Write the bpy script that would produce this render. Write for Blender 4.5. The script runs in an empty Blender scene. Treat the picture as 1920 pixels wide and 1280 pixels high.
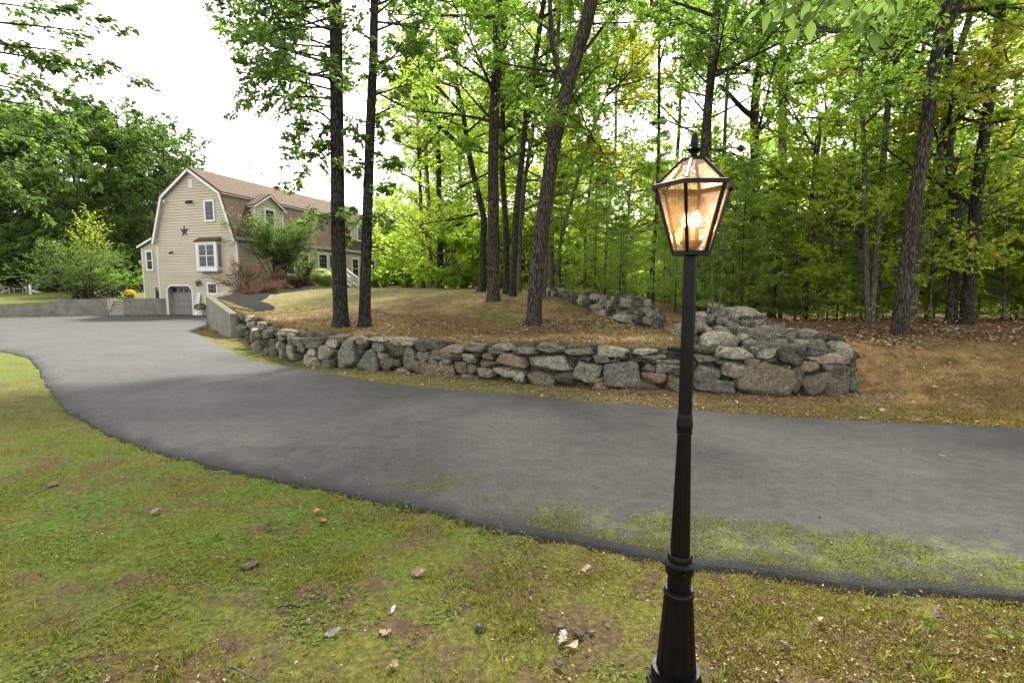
import bpy, bmesh, math, random
import numpy as np
from mathutils import Vector, Matrix
from mathutils.geometry import delaunay_2d_cdt

SC = bpy.context.scene
COL = SC.collection
# ---------------------------------------------------------------- camera
EYE = 1.75
F = 957.0                      # focal length in pixels of the 1920 wide photograph
PITCH = math.atan(99 / F)
cd = bpy.data.cameras.new('camera'); cam = bpy.data.objects.new('camera', cd); COL.objects.link(cam)
cd.sensor_width = 36; cd.lens = F / 1920 * 36; cd.clip_start = 0.05; cd.clip_end = 2000
cam.location = (0, 0, EYE); cam.rotation_euler = (math.pi / 2 - PITCH, 0, 0)
SC.camera = cam
# ---------------------------------------------------------------- sky and sun
SUN_EL, SUN_AZ = math.radians(52), math.radians(12)     # azimuth clockwise from +Y
w = bpy.data.worlds.new('World'); SC.world = w; w.use_nodes = True
nt = w.node_tree; nt.nodes.clear()
sky = nt.nodes.new('ShaderNodeTexSky'); sky.sky_type = 'NISHITA'; sky.sun_disc = False
sky.sun_elevation = SUN_EL; sky.sun_rotation = SUN_AZ
sky.air_density = 1.0; sky.dust_density = 1.2; sky.ozone_density = 1.0
hs = nt.nodes.new('ShaderNodeHueSaturation'); hs.inputs['Saturation'].default_value = 0.06
bg = nt.nodes.new('ShaderNodeBackground'); bg.inputs['Strength'].default_value = 0.15
wo = nt.nodes.new('ShaderNodeOutputWorld')
nt.links.new(sky.outputs[0], hs.inputs['Color']); nt.links.new(hs.outputs[0], bg.inputs['Color']); nt.links.new(bg.outputs[0], wo.inputs['Surface'])
sd = bpy.data.lights.new('sun', 'SUN'); sun = bpy.data.objects.new('sun', sd); COL.objects.link(sun)
sd.energy = 3.2; sd.angle = math.radians(7); sd.color = (1.0, 0.95, 0.87)
sv = Vector((math.sin(SUN_AZ) * math.cos(SUN_EL), math.cos(SUN_AZ) * math.cos(SUN_EL), math.sin(SUN_EL)))
sun.rotation_euler = sv.to_track_quat('Z', 'Y').to_euler()
SC.view_settings.view_transform = 'Standard'; SC.view_settings.look = 'None'
SC.view_settings.exposure = 2.12; SC.view_settings.gamma = 1.0
SC.cycles.max_bounces = 12; SC.cycles.diffuse_bounces = 8; SC.cycles.glossy_bounces = 3
SC.cycles.transmission_bounces = 10; SC.cycles.transparent_max_bounces = 12
SC.cycles.caustics_reflective = False; SC.cycles.caustics_refractive = False
SC.cycles.use_denoising = True; SC.cycles.sample_clamp_indirect = 6
SC.cycles.use_adaptive_sampling = False; SC.cycles.adaptive_threshold = 0.02

# ---------------------------------------------------------------- helpers
RS = np.random.RandomState(7)
CP, SP = math.cos(PITCH), math.sin(PITCH)
def ray(px, py):
    a, b = (px - 960) / F, (640 - py) / F
    return np.array([a, CP + b * SP, -SP + b * CP])
def at(px, py, Y):
    d = ray(px, py); return np.array([0, 0, EYE]) + d * (Y / d[1])
def unp(px, py, zf):
    d = ray(px, py); z = 0.0; p = None
    for _ in range(30):
        k = (z - EYE) / d[2]; p = np.array([0, 0, EYE]) + d * k
        z = 0.5 * z + 0.5 * zf(p[0], p[1])
    return p
def nrm(v):
    v = np.asarray(v, float); return v / np.maximum(np.linalg.norm(v, axis=-1, keepdims=True), 1e-9)
def sstep(x, a, b):
    t = np.clip((np.asarray(x, float) - a) / (b - a), 0, 1); return t * t * (3 - 2 * t)
def _h(i, j, s):
    n = (i * 374761393 + j * 668265263 + s * 982451653) & 0xffffffff
    n = ((n ^ (n >> 13)) * 1274126177) & 0xffffffff
    return ((n ^ (n >> 16)) & 0xffff) / 65535.0
def vn(x, y, s=0):
    x = np.asarray(x, float); y = np.asarray(y, float)
    i = np.floor(x).astype(np.int64); j = np.floor(y).astype(np.int64)
    u = x - i; v = y - j; u = u * u * (3 - 2 * u); v = v * v * (3 - 2 * v)
    a = _h(i, j, s); b = _h(i + 1, j, s); c = _h(i, j + 1, s); d = _h(i + 1, j + 1, s)
    return (a * (1 - u) + b * u) * (1 - v) + (c * (1 - u) + d * u) * v
def fbm(x, y, s=0, o=3):
    r = 0; a = .5; t = 0
    for k in range(o):
        r = r + a * vn(x * 2 ** k, y * 2 ** k, s + k * 17); t += a; a *= .5
    return r / t

def setp(o, label=None, cat=None, group=None, kind=None):
    if label: o['label'] = label
    if cat: o['category'] = cat
    if group: o['group'] = group
    if kind: o['kind'] = kind
    return o
def empty(name, loc=(0, 0, 0), rz=0, label=None, cat=None, group=None):
    o = bpy.data.objects.new(name, None); COL.objects.link(o)
    o.location = tuple(float(c) for c in loc); o.rotation_euler = (0, 0, rz); o.empty_display_size = .1
    return setp(o, label, cat, group)
ORG = {}
def npmesh(name, V, faces, mat, parent=None, smooth=False, org=None):
    """faces: list of int arrays (n,k). org: world point the mesh is made relative to."""
    V = np.asarray(V, np.float32)
    if org is not None: V = V - np.asarray(org, np.float32)
    me = bpy.data.meshes.new(name)
    faces = [np.asarray(f, np.int32) for f in faces if len(f)]
    loops = np.concatenate([f.ravel() for f in faces]); sizes = np.concatenate([np.full(len(f), f.shape[1], np.int32) for f in faces])
    me.vertices.add(len(V)); me.vertices.foreach_set('co', V.ravel())
    me.loops.add(len(loops)); me.loops.foreach_set('vertex_index', loops)
    me.polygons.add(len(sizes)); st = np.zeros(len(sizes), np.int32); st[1:] = np.cumsum(sizes)[:-1]
    me.polygons.foreach_set('loop_start', st); me.polygons.foreach_set('loop_total', sizes)
    if smooth: me.polygons.foreach_set('use_smooth', np.ones(len(sizes), bool))
    if mat: me.materials.append(mat)
    me.update(calc_edges=True); me.validate()
    o = bpy.data.objects.new(name, me); COL.objects.link(o)
    if parent: o.parent = parent
    return o

class MB:
    def __init__(s): s.v = []; s.f = []
    def poly(s, pts):
        n = len(s.v); s.v += [tuple(float(c) for c in p) for p in pts]; s.f.append(list(range(n, n + len(pts)))); return s
    def hexa(s, b, t):                       # bottom 4, top 4 (counter-clockwise seen from above)
        n = len(s.v); s.v += [tuple(float(c) for c in p) for p in list(b) + list(t)]
        s.f += [[n + 3, n + 2, n + 1, n], [n + 4, n + 5, n + 6, n + 7]]
        for i in range(4): j = (i + 1) % 4; s.f.append([n + i, n + j, n + 4 + j, n + 4 + i])
        return s
    def box(s, x0, y0, z0, x1, y1, z1):
        return s.hexa([(x0, y0, z0), (x1, y0, z0), (x1, y1, z0), (x0, y1, z0)], [(x0, y0, z1), (x1, y0, z1), (x1, y1, z1), (x0, y1, z1)])
    def prism(s, pts, ex):                   # polygon points (3D) swept along vector ex
        n = len(s.v); m = len(pts); ex = np.array(ex)
        s.v += [tuple(float(c) for c in p) for p in pts] + [tuple(float(c) for c in np.array(p) + ex) for p in pts]
        s.f += [list(range(n, n + m))[::-1], list(range(n + m, n + 2 * m))]
        for i in range(m): j = (i + 1) % m; s.f.append([n + i, n + j, n + m + j, n + m + i])
        return s
    def bar(s, a, b, w, h=None, up=(0, 0, 1)):
        a = np.array(a, float); b = np.array(b, float); h = h or w
        d = nrm(b - a); u = np.array(up, float)
        if abs(d @ u) > .98: u = np.array([1., 0, 0])
        r = nrm(np.cross(d, u)); u = nrm(np.cross(r, d)); r = r * w / 2; u = u * h / 2
        return s.prism([a - r - u, a + r - u, a + r + u, a - r + u], b - a)
    def tube(s, pts, rad, sides=8, cap=True):
        pts = np.array(pts, float); rad = np.broadcast_to(np.array(rad, float), (len(pts),))
        n = len(s.v); m = len(pts)
        tan = nrm(np.gradient(pts, axis=0)); ref = np.array([0, 0, 1.]) if abs(tan[0][2]) < .9 else np.array([1., 0, 0])
        for i in range(m):
            r = nrm(np.cross(tan[i], ref)); u = np.cross(r, tan[i])
            for k in range(sides):
                a = 2 * math.pi * k / sides
                s.v.append(tuple(pts[i] + rad[i] * (math.cos(a) * r + math.sin(a) * u)))
        for i in range(m - 1):
            for k in range(sides):
                j = (k + 1) % sides
                s.f.append([n + i * sides + k, n + i * sides + j, n + (i + 1) * sides + j, n + (i + 1) * sides + k][::-1])
        if cap: s.f.append([n + k for k in range(sides)]); s.f.append([n + (m - 1) * sides + k for k in range(sides)][::-1])
        return s
    def lathe(s, prof, sides=32, c=(0, 0), flute=0, nfl=12):
        n = len(s.v); m = len(prof)
        for (r, z) in prof:
            for k in range(sides):
                a = 2 * math.pi * k / sides
                rr = r * (1 - flute * (0.5 + 0.5 * math.cos(a * nfl)) ** 2) if flute else r
                s.v.append((c[0] + rr * math.cos(a), c[1] + rr * math.sin(a), z))
        for i in range(m - 1):
            for k in range(sides):
                j = (k + 1) % sides
                s.f.append([n + i * sides + k, n + i * sides + j, n + (i + 1) * sides + j, n + (i + 1) * sides + k])
        s.f.append([n + k for k in range(sides)][::-1]); s.f.append([n + (m - 1) * sides + k for k in range(sides)])
        return s
    def build(s, name, mat, parent=None, org=None, smooth=False, bevel=0):
        me = bpy.data.meshes.new(name); v = s.v
        if org is not None: v = [(p[0] - float(org[0]), p[1] - float(org[1]), p[2] - float(org[2])) for p in v]
        me.from_pydata(v, [], s.f); me.materials.append(mat)
        if smooth: me.polygons.foreach_set('use_smooth', [True] * len(me.polygons))
        me.update()
        o = bpy.data.objects.new(name, me); COL.objects.link(o)
        if parent: o.parent = parent
        if bevel:
            b = o.modifiers.new('bevel', 'BEVEL'); b.width = bevel; b.segments = 2; b.limit_method = 'ANGLE'
        if smooth:
            try: me.set_sharp_from_angle(angle=math.radians(40))
            except Exception: pass
        return o

# ---------------------------------------------------------------- materials
def mat(name):
    m = bpy.data.materials.new(name); m.use_nodes = True; n = m.node_tree; n.nodes.clear()
    o = n.nodes.new('ShaderNodeOutputMaterial'); return m, n, o
class NT:
    """tiny node-graph builder"""
    def __init__(s, name): s.m, s.n, s.o = mat(name)
    def nd(s, t, **kw):
        d = s.n.nodes.new(t)
        for k, v in kw.items():
            if k[0] == '_': setattr(d, k[1:], v)
            else: s.put(d.inputs[k.replace('__', ' ')], v)
        return d
    def put(s, sock, v):
        if isinstance(v, bpy.types.NodeSocket): s.n.links.new(v, sock)
        elif isinstance(v, (tuple, list)) and len(v) == 3 and sock.type == 'RGBA': sock.default_value = (*v, 1)
        else: sock.default_value = v
    def co(s, kind='Object', scale=(1, 1, 1)):
        c = s.nd('ShaderNodeTexCoord'); mp = s.nd('ShaderNodeMapping'); s.put(mp.inputs[0], c.outputs[kind]); mp.inputs['Scale'].default_value = scale
        return mp.outputs[0]
    def world(s, scale=(1, 1, 1)):
        c = s.nd('ShaderNodeNewGeometry'); mp = s.nd('ShaderNodeMapping'); s.put(mp.inputs[0], c.outputs['Position']); mp.inputs['Scale'].default_value = scale
        return mp.outputs[0]
    def noise(s, vec, scale, detail=4, rough=.55, dist=0):
        d = s.nd('ShaderNodeTexNoise', Scale=scale, Detail=detail, Roughness=rough, Distortion=dist); s.put(d.inputs['Vector'], vec); return d.outputs['Fac']
    def vor(s, vec, scale, feature='F1', out='Distance'):
        d = s.nd('ShaderNodeTexVoronoi', _feature=feature, Scale=scale); s.put(d.inputs['Vector'], vec); return d.outputs[out]
    def ramp(s, fac, stops, interp='LINEAR'):
        d = s.nd('ShaderNodeValToRGB'); s.put(d.inputs[0], fac); e = d.color_ramp.elements; d.color_ramp.interpolation = interp
        while len(e) > 1: e.remove(e[-1])
        for i, (p, c) in enumerate(stops):
            if not isinstance(c, (tuple, list)): c = (c, c, c)
            x = e[0] if i == 0 else e.new(p)
            x.position = p; x.color = (*c, 1)
        return d.outputs[0]
    def mix(s, f, a, b, t='MIX'):
        d = s.nd('ShaderNodeMixRGB', _blend_type=t); s.put(d.inputs[0], f); s.put(d.inputs[1], a); s.put(d.inputs[2], b); return d.outputs[0]
    def math(s, op, a, b=0.0, c=None):
        d = s.nd('ShaderNodeMath', _operation=op); s.put(d.inputs[0], a); s.put(d.inputs[1], b)
        if c is not None: s.put(d.inputs[2], c)
        return d.outputs[0]
    def bump(s, h, strength=.5, dist=.02, normal=None):
        d = s.nd('ShaderNodeBump', Strength=strength, Distance=dist, Height=h)
        if normal: s.put(d.inputs['Normal'], normal)
        return d.outputs[0]
    def pbr(s, col, rough=.7, spec=.3, metal=0, normal=None, **kw):
        d = s.nd('ShaderNodeBsdfPrincipled'); s.put(d.inputs['Base Color'], col); s.put(d.inputs['Roughness'], rough)
        s.put(d.inputs['Specular IOR Level'], spec); s.put(d.inputs['Metallic'], metal)
        if normal: s.put(d.inputs['Normal'], normal)
        for k, v in kw.items(): s.put(d.inputs[k.replace('__', ' ')], v)
        s.n.links.new(d.outputs[0], s.o.inputs[0]); return s.m

def leafmat(name, cols, trans=(.16, .26, .03), tf=.45, patch=None, gloss=.0):
    g = NT(name); geo = g.nd('ShaderNodeNewGeometry')
    n = len(cols); c = g.ramp(geo.outputs['Random Per Island'], [(i / max(1, n - 1), k) for i, k in enumerate(cols)])
    if patch:
        pn = g.noise(g.world(), patch[0], 2); c = g.mix(g.ramp(pn, [(patch[1], 0), (patch[1] + .08, 1)]), c, patch[2])
    d = g.nd('ShaderNodeBsdfDiffuse', Color=c)
    tr = g.nd('ShaderNodeBsdfTranslucent', Color=g.mix(.5, g.mix(1, c, (2.6, 2.6, 2.0), 'MULTIPLY'), trans))
    mx = g.nd('ShaderNodeMixShader', Fac=tf); g.n.links.new(d.outputs[0], mx.inputs[1]); g.n.links.new(tr.outputs[0], mx.inputs[2])
    if gloss:
        gl = g.nd('ShaderNodeBsdfGlossy', Roughness=.38, Color=(.9, .95, 1)); m2 = g.nd('ShaderNodeMixShader', Fac=gloss)
        g.n.links.new(mx.outputs[0], m2.inputs[1]); g.n.links.new(gl.outputs[0], m2.inputs[2]); mx = m2
    g.n.links.new(mx.outputs[0], g.o.inputs[0]); return g.m

M = {}
M['oak'] = leafmat('oak_leaf', [(.035, .06, .011), (.055, .09, .015), (.085, .13, .02), (.125, .17, .03)], (.20, .38, .035), .5, gloss=.04)
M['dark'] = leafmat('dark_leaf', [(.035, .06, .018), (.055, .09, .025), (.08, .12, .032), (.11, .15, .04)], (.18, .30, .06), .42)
M['green'] = leafmat('green_leaf', [(.05, .09, .014), (.075, .13, .018), (.11, .17, .024), (.16, .21, .03)], (.38, .62, .06), .6, gloss=.02)
M['bright'] = leafmat('bright_leaf', [(.09, .14, .02), (.14, .20, .026), (.20, .26, .034), (.27, .31, .045)], (.62, .84, .10), .66)
M['autumn'] = leafmat('autumn_leaf', [(.08, .14, .018), (.12, .18, .022), (.17, .22, .03), (.26, .24, .035), (.38, .20, .04)], (.6, .62, .07), .55)
M['lime'] = leafmat('lime_leaf', [(.13, .20, .025), (.19, .26, .03), (.26, .31, .045)], (.5, .64, .08), .55)
M['pine'] = leafmat('pine_needle', [(.06, .10, .028), (.10, .15, .036), (.15, .20, .046)], (.38, .54, .09), .55)
M['barberry'] = leafmat('barberry_leaf', [(.06, .03, .025), (.10, .05, .035), (.14, .07, .05), (.09, .08, .03)], (.16, .08, .05), .3)
M['flower'] = leafmat('hydrangea_petal', [(.45, .46, .25), (.6, .6, .38), (.35, .4, .15)], (.5, .5, .3), .3)
M['mum'] = leafmat('mum_petal', [(.6, .4, .02), (.75, .5, .03), (.12, .16, .02)], (.5, .4, .05), .3)

def bark(name, c0, c1, lich=.0, scale=1.0):
    g = NT(name); v = g.world((1, 1, .22))
    n = g.noise(v, 30 * scale, 6, .7, .8); vo = g.vor(v, 34 * scale)
    f = g.math('MULTIPLY', n, g.ramp(vo, [(0, 1), (.42, .75), (.62, .15)]))
    c = g.ramp(f, [(.16, c0), (.34, tuple(.45 * x + .55 * y for x, y in zip(c0, c1))), (.5, tuple(min(1, y * 1.05) for y in c1))])
    v2 = g.world(); 
    if lich: c = g.mix(g.ramp(g.noise(v2, 9, 4, .6), [(.66 - lich * .2, 0), (.74 - lich * .2, .6)]), c, (.10, .11, .08))
    c = g.mix(g.ramp(g.noise(v2, 1.3, 3), [(.35, .0), (.7, .5)]), c, (.025, .028, .015))
    return g.pbr(c, .9, .15, normal=g.bump(f, 1.0, .06))
M['bark'] = bark('oak_bark', (.018, .015, .012), (.115, .095, .076), .3)
M['bark_dark'] = bark('dark_bark', (.008, .007, .006), (.075, .064, .055), .1)
M['bark_red'] = bark('brown_bark', (.018, .014, .011), (.135, .105, .082), .25)
M['bark_pale'] = bark('pale_bark', (.07, .06, .048), (.25, .215, .17), .5)

def simple(name, c, rough=.6, spec=.3, var=.15, scale=8, bumpd=0.0, metal=0):
    g = NT(name); v = g.world(); n = g.noise(v, scale, 5)
    col = g.mix(g.ramp(n, [(.3, 0), (.7, 1)]), tuple(x * (1 - var) for x in c), tuple(min(1, x * (1 + var)) for x in c))
    return g.pbr(col, rough, spec, metal, normal=g.bump(n, .6, bumpd) if bumpd else None)

def m_siding():
    g = NT('tan_siding'); v = g.world(); 
    c = g.mix(g.ramp(g.noise(g.world((.3, .3, 9)), 1.0, 3), [(.3, 0), (.7, 1)]), (.37, .33, .235), (.43, .385, .28))
    c = g.mix(g.ramp(g.noise(v, .6, 4), [(.45, 0), (.8, .25)]), c, (.18, .15, .10))
    return g.pbr(c, .55, .3)
M['siding'] = m_siding()
M['trim'] = simple('white_trim', (.58, .58, .56), .5, .3, .06)
def m_shingle():
    g = NT('roof_shingle'); c = g.co('Object')
    br = g.nd('ShaderNodeTexBrick', Scale=1.0, Color1=(.17, .095, .055), Color2=(.27, .16, .095), Mortar=(.06, .035, .025), Mortar__Size=.012, Bias=0.0)
    br.inputs['Brick Width'].default_value = .32; br.inputs['Row Height'].default_value = .14
    g.put(br.inputs['Vector'], c)
    n = g.noise(c, 2.5, 4); col = g.mix(.35, br.outputs[0], g.ramp(n, [(.3, (.13, .075, .05)), (.7, (.34, .2, .12))]))
    n2 = g.noise(c, 60, 2); col = g.mix(.25, col, g.ramp(n2, [(.3, (.05, .03, .02)), (.7, (.4, .25, .17))]))
    return g.pbr(col, .9, .2, normal=g.bump(br.outputs['Fac'], .5, -.01))
M['shingle'] = m_shingle()
def m_conc():
    g = NT('stained_concrete'); v = g.world()
    c = g.ramp(g.noise(v, 2.2, 6, .65), [(.3, (.12, .112, .09)), (.7, (.235, .22, .185))])
    st = g.noise(g.world((1.6, 1.6, .5)), 1.3, 6, .65)
    c = g.mix(g.ramp(st, [(.45, 0), (.8, .5)]), c, (.09, .085, .07))
    sp_ = g.nd('ShaderNodeSeparateXYZ'); g.put(sp_.inputs[0], g.nd('ShaderNodeNewGeometry').outputs['Normal']); c = g.mix(g.math('MULTIPLY', g.ramp(sp_.outputs['Z'], [(.5, 0), (.9, 1)]), g.ramp(g.noise(v, 6, 6, .7), [(.3, .4), (.55, .95)])), c, (.06, .055, .03))
    return g.pbr(c, .9, .2, normal=g.bump(g.noise(v, 25, 4), .4, .01))
M['concrete'] = m_conc()
M['glass_dark'] = simple('window_glass', (.012, .014, .016), .12, .3, .3, 1.5)
M['door_taupe'] = simple('garage_door_paint', (.17, .155, .14), .5, .3, .08)
M['black'] = None
def m_black():
    g = NT('black_iron_paint'); v = g.co('Object')
    n = g.noise(v, 30, 5, .6); sp = g.vor(v, 55)
    c = g.mix(g.ramp(sp, [(.04, .8), (.07, 0)]), (.0010, .0011, .0011), (.05, .048, .04))
    dust = g.noise(v, 7, 6, .7); c = g.mix(g.ramp(dust, [(.55, 0), (.8, .35)]), c, (.008, .008, .007))
    return g.pbr(c, g.ramp(n, [(.3, .3), (.7, .5)]), .16, normal=g.bump(n, .25, .003))
M['black'] = m_black()
def m_rock(name='granite', a=(.05, .046, .036), b=(.34, .31, .25), warm=.35, lich=.5):
    g = NT(name); v = g.world(); ob = g.nd('ShaderNodeObjectInfo').outputs['Random']; geo = g.nd('ShaderNodeNewGeometry')
    isl = geo.outputs['Random Per Island']
    c = g.ramp(g.noise(v, 9, 8, .75, .3), [(.3, a), (.66, b)])
    c = g.mix(g.ramp(g.noise(v, 34, 5, .8), [(.40, .75), (.52, 0)]), c, tuple(x * .3 for x in a)); c = g.mix(g.ramp(g.noise(v, 27, 4, .8), [(.56, 0), (.64, .5)]), c, (.42, .41, .35))
    c = g.mix(g.math('MULTIPLY', g.ramp(ob, [(0, 0), (.62, 0), (.8, 1), (1, 1)]), g.ramp(g.noise(v, 4, 4), [(.35, 0), (.65, warm)])), c, (.27, .19, .13))
    c = g.mix(g.ramp(ob, [(0, .35), (.3, 0), (.7, 0), (1, 0)]), c, (.09, .085, .08))
    c = g.mix(g.ramp(g.noise(v, 14, 6, .7), [(.55, 0), (.60, lich)]), c, (.33, .34, .27))
    sep = g.nd('ShaderNodeSeparateXYZ'); g.put(sep.inputs[0], geo.outputs['Normal'])
    moss = g.math('MULTIPLY', g.ramp(sep.outputs['Z'], [(.35, 0), (.8, 1)]), g.ramp(g.noise(v, 5, 5, .7), [(.5, 0), (.62, .8)]))
    c = g.mix(moss, c, (.07, .085, .03))
    vr = g.math('FRACT', g.math('ADD', g.math('MULTIPLY', ob, 7.3), isl)); c = g.mix(1, c, g.ramp(vr, [(0, (.62, .60, .58)), (.5, (1.0, .98, .94)), (.8, (1.25, 1.2, 1.1)), (1, (1.5, 1.46, 1.38))]), 'MULTIPLY')
    h = g.math('ADD', g.noise(v, 22, 8, .75), g.math('MULTIPLY', g.noise(v, 4.5, 4, .6), 1.6))
    return g.pbr(c, .92, .2, normal=g.bump(h, 1.0, .05))
M['rock'] = m_rock()
M['rock_deep'] = m_rock('shaded_fieldstone', (.018, .015, .012), (.08, .068, .052), .2, .2)  # darker copy for packing stones, crevice shade put into its colour
M['rock_green'] = m_rock('green_granite', (.06, .068, .055), (.20, .215, .175), 0, .3)
M['rock_brown'] = m_rock('brown_granite', (.06, .05, .034), (.19, .155, .105), .3, .2)
M['rock_orange'] = m_rock('orange_granite', (.11, .078, .055), (.29, .21, .145), .6, .25)
M['rock_grey'] = m_rock('pale_granite', (.075, .073, .062), (.28, .27, .23), .1, .6)
# ================================================================ TERRAIN
def LOW(x, y): return -.23 * sstep(y, 9, 30) + 0 * np.asarray(x, float)
WB = [(436, 632), (456, 649), (487, 664), (557, 684), (613, 691), (709, 697), (852, 706), (954, 718), (1058, 727), (1162, 731), (1300, 736), (1375, 740), (1475, 745), (1550, 745), (1618, 733)]
WW = np.array([unp(a, b, LOW)[:2] for a, b in WB])                 # stone wall: front foot in the world
WTOP = np.interp([a for a, b in WB], [436, 472, 500, 557, 613, 669, 782, 866, 912, 1027, 1121, 1183, 1275, 1618], [588, 600, 617, 623, 632, 633, 640, 646, 650, 645, 651, 655, 652, 662])
def wdepth(px):                                                    # depth of the wall's front face at a pixel column
    return float(np.interp(px, [a for a, b in WB], WW[:, 1]))
P1 = unp(433, 633, LOW)[:2]; P2 = unp(390, 619, LOW)[:2]
HC = np.array([-19.55, 36.8]); E1 = np.array([math.sin(math.radians(18.2)), math.cos(math.radians(18.2))]); E2 = np.array([-E1[1], E1[0]])
GFL = -.23                                                         # garage floor
right_end = WW[-1]
inn = np.array([0.0, .22])
BL = np.array([HC + [.3, .3], P2 + [.12, .12], P1 + [.32, .34]] + [WW[i_] + .42 * np.array([-nrm(WW[i_ + 1] - WW[i_ - 1])[1], nrm(WW[i_ + 1] - WW[i_ - 1])[0]]) for i_ in range(1, len(WW) - 1)] + [WW[-1] + [-.15, .3], [8.2, 8.5], [12, 8.3], [40, 8.3], [260, 8.3]])
BWID = np.array([.12] * (3 + len(WW) - 2) + [.25, 1.7, 2.1, 2.1, 2.1])
zt_low = [at(a, b, wdepth(a))[2] for (a, _), b in zip(WB, WTOP)]
BTOP = np.array([1.55, 1.33, .74] + zt_low[1:-1] + [.5, .55, .6, .6, .6])
POLY_U = np.vstack([BL, [[260, 500], [-17, 500], [-17, 58], [-13.8, 54.4]]])
LL = np.array([[-260, 35.], [-60, 35], [-35.2, 35.1], [-26.4, 39.0], [-28.5, 40]])
POLY_L = np.vstack([LL, [[-26, 45], [-22, 57], [-17, 58], [-17, 500], [-260, 500]]])
def _sx(px): k = (px - 960) / F; return (k * 35.1 + 35.2) / (8.8 / math.hypot(8.8, 3.9) - k * 3.9 / math.hypot(8.8, 3.9))
STS = (_sx(203) - .15, _sx(233) + .15)
def inpoly(P, x, y):
    r = np.zeros(x.shape, bool); n = len(P)
    for i in range(n):
        x0, y0 = P[i]; x1, y1 = P[(i + 1) % n]
        if y0 == y1: continue
        c = ((y0 > y) != (y1 > y)) & (x < (x1 - x0) * (y - y0) / (y1 - y0) + x0); r ^= c
    return r
def pdist(L, x, y, vals=None):
    best = np.full(x.shape, 1e9); bv = np.zeros(x.shape); 
    for i in range(len(L) - 1):
        a, b = L[i], L[i + 1]; d = b - a; t = np.clip(((x - a[0]) * d[0] + (y - a[1]) * d[1]) / (d @ d), 0, 1)
        q = np.hypot(x - a[0] - t * d[0], y - a[1] - t * d[1]); m = q < best; best = np.where(m, q, best)
        if vals is not None: bv = np.where(m, vals[i] + (vals[i + 1] - vals[i]) * t, bv)
    return best, bv
def ground(x, y):
    x = np.asarray(x, float); y = np.asarray(y, float); sh = x.shape; x = np.atleast_1d(x); y = np.atleast_1d(y)
    lo = LOW(x, y)
    zu = np.interp(y, [5, 8, 9.5, 11, 13, 16.5, 20, 26, 35, 60, 300], [.45, .56, .68, .88, 1.08, 1.42, 1.6, 1.73, 1.77, 1.8, 14])
    zr = np.interp(y, [5, 8, 10.5, 12.5, 16, 25, 40, 300], [.35, .55, .82, .92, .8, .2, -.2, 14])
    k = sstep(x, 3.5, 9); zu = zu * (1 - k) + zr * k
    d, wid = pdist(BL, x, y, BWID); _, top = pdist(BL, x, y, BTOP)
    near = sstep(d, 0, 7); zu = np.where(x < 3.5, top * (1 - near) + zu * near, zu)
    zu = zu + .04 * (vn(x * .7, y * .7, 3) - .5) * sstep(d, 0, 2)
    s = np.where(inpoly(POLY_U, x, y), d, -d)
    up = sstep(s / wid, -1, 1)
    z = lo * (1 - up) + zu * up
    zl = np.interp(y, [30, 35, 39, 48, 60, 300], [.5, .62, .95, 1.42, 1.7, 14]); d2, _ = pdist(LL, x, y)
    zl = np.minimum(zl, np.interp(x, [-60, -35.2, -30.5, -29.5], [.62, .62, .7, 1.0]) + d2 * .09)
    s2 = np.where(inpoly(POLY_L, x, y), d2, -d2); u2 = sstep(s2, 0.05, .4)
    ux, uy = x - (-35.2), y - 35.1; dl = np.hypot(8.8, 3.9); ss = (ux * 8.8 + uy * 3.9) / dl; so = (-ux * 3.9 + uy * 8.8) / dl
    u2 = np.where((ss > STS[0]) & (ss < STS[1]) & (so < 2.0) & (so > -1), 0, u2); z = z * (1 - u2) + zl * u2
    return z.reshape(sh) if sh else float(z[0])
def gz(x, y): return float(ground(np.array([x]), np.array([y]))[0])
def onground(px, D, dz=0):                                         # a point at pixel column px, depth D, standing on the ground
    x = (px - 960) / F * D / CP
    for _ in range(4):
        z = gz(x, D); zc = D * CP - (z - EYE) * SP; x = (px - 960) / F * zc
    return np.array([x, D, gz(x, D) + dz])

# ---------------------------------------------------------------- driveway outline
NEAR = [(1920, 1122), (1700, 1104), (1500, 1086), (1290, 1058), (1100, 1022), (900, 984), (700, 936), (450, 888), (300, 850), (200, 814), (130, 770), (92, 728), (76, 695), (58, 672), (25, 663), (0, 659)]
FAR = [(360, 618), (366, 624), (388, 637), (416, 651), (472, 677), (529, 688), (599, 698), (697, 716), (782, 727), (900, 736), (996, 744), (1121, 755), (1250, 766), (1400, 779), (1680, 795), (1920, 804)]
nearw = [unp(a, b, LOW)[:2] for a, b in NEAR]; farw = [unp(a, b, LOW)[:2] for a, b in FAR]
e = nearw[0]; e2 = farw[-1]
outline = [np.array([40, e[1] + .4 - 1.2]), np.array([8, e[1] - .35])] + nearw + [np.array([-22, 16.2]), np.array([-60, 17]), np.array([-60, 34.8]), np.array([-35.2, 34.95]), np.array([-26.4, 38.85]), HC + E2 * 7.9 - E1 * .0, HC - E1 * 0.02, P2 + [-.2, .3], P2 + [-.35, -.15]] + farw + [np.array([8, e2[1] - .05]), np.array([40, e2[1] - .5])]
ed = []
for i in range(len(outline)):
    a, b = np.array(outline[i]), np.array(outline[(i + 1) % len(outline)]); L = np.hypot(*(b - a)); m = abs(a[0]) < 16 and abs(b[0]) < 16 and a[1] < 24
    k = max(1, int(L / (.12 if m else 2)))
    for j in range(k):
        p = a + (b - a) * j / k
        if m and a[1] < 22: p = p + (np.array([vn(p[0] * 3, p[1] * 3, 5), vn(p[0] * 3, p[1] * 3, 9)]) - .5) * .03 + (np.array([vn(p[0] * 7, p[1] * 7, 25), vn(p[0] * 7, p[1] * 7, 29)]) - .5) * .065
        ed.append(p)
DR = np.array(ed)
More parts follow.
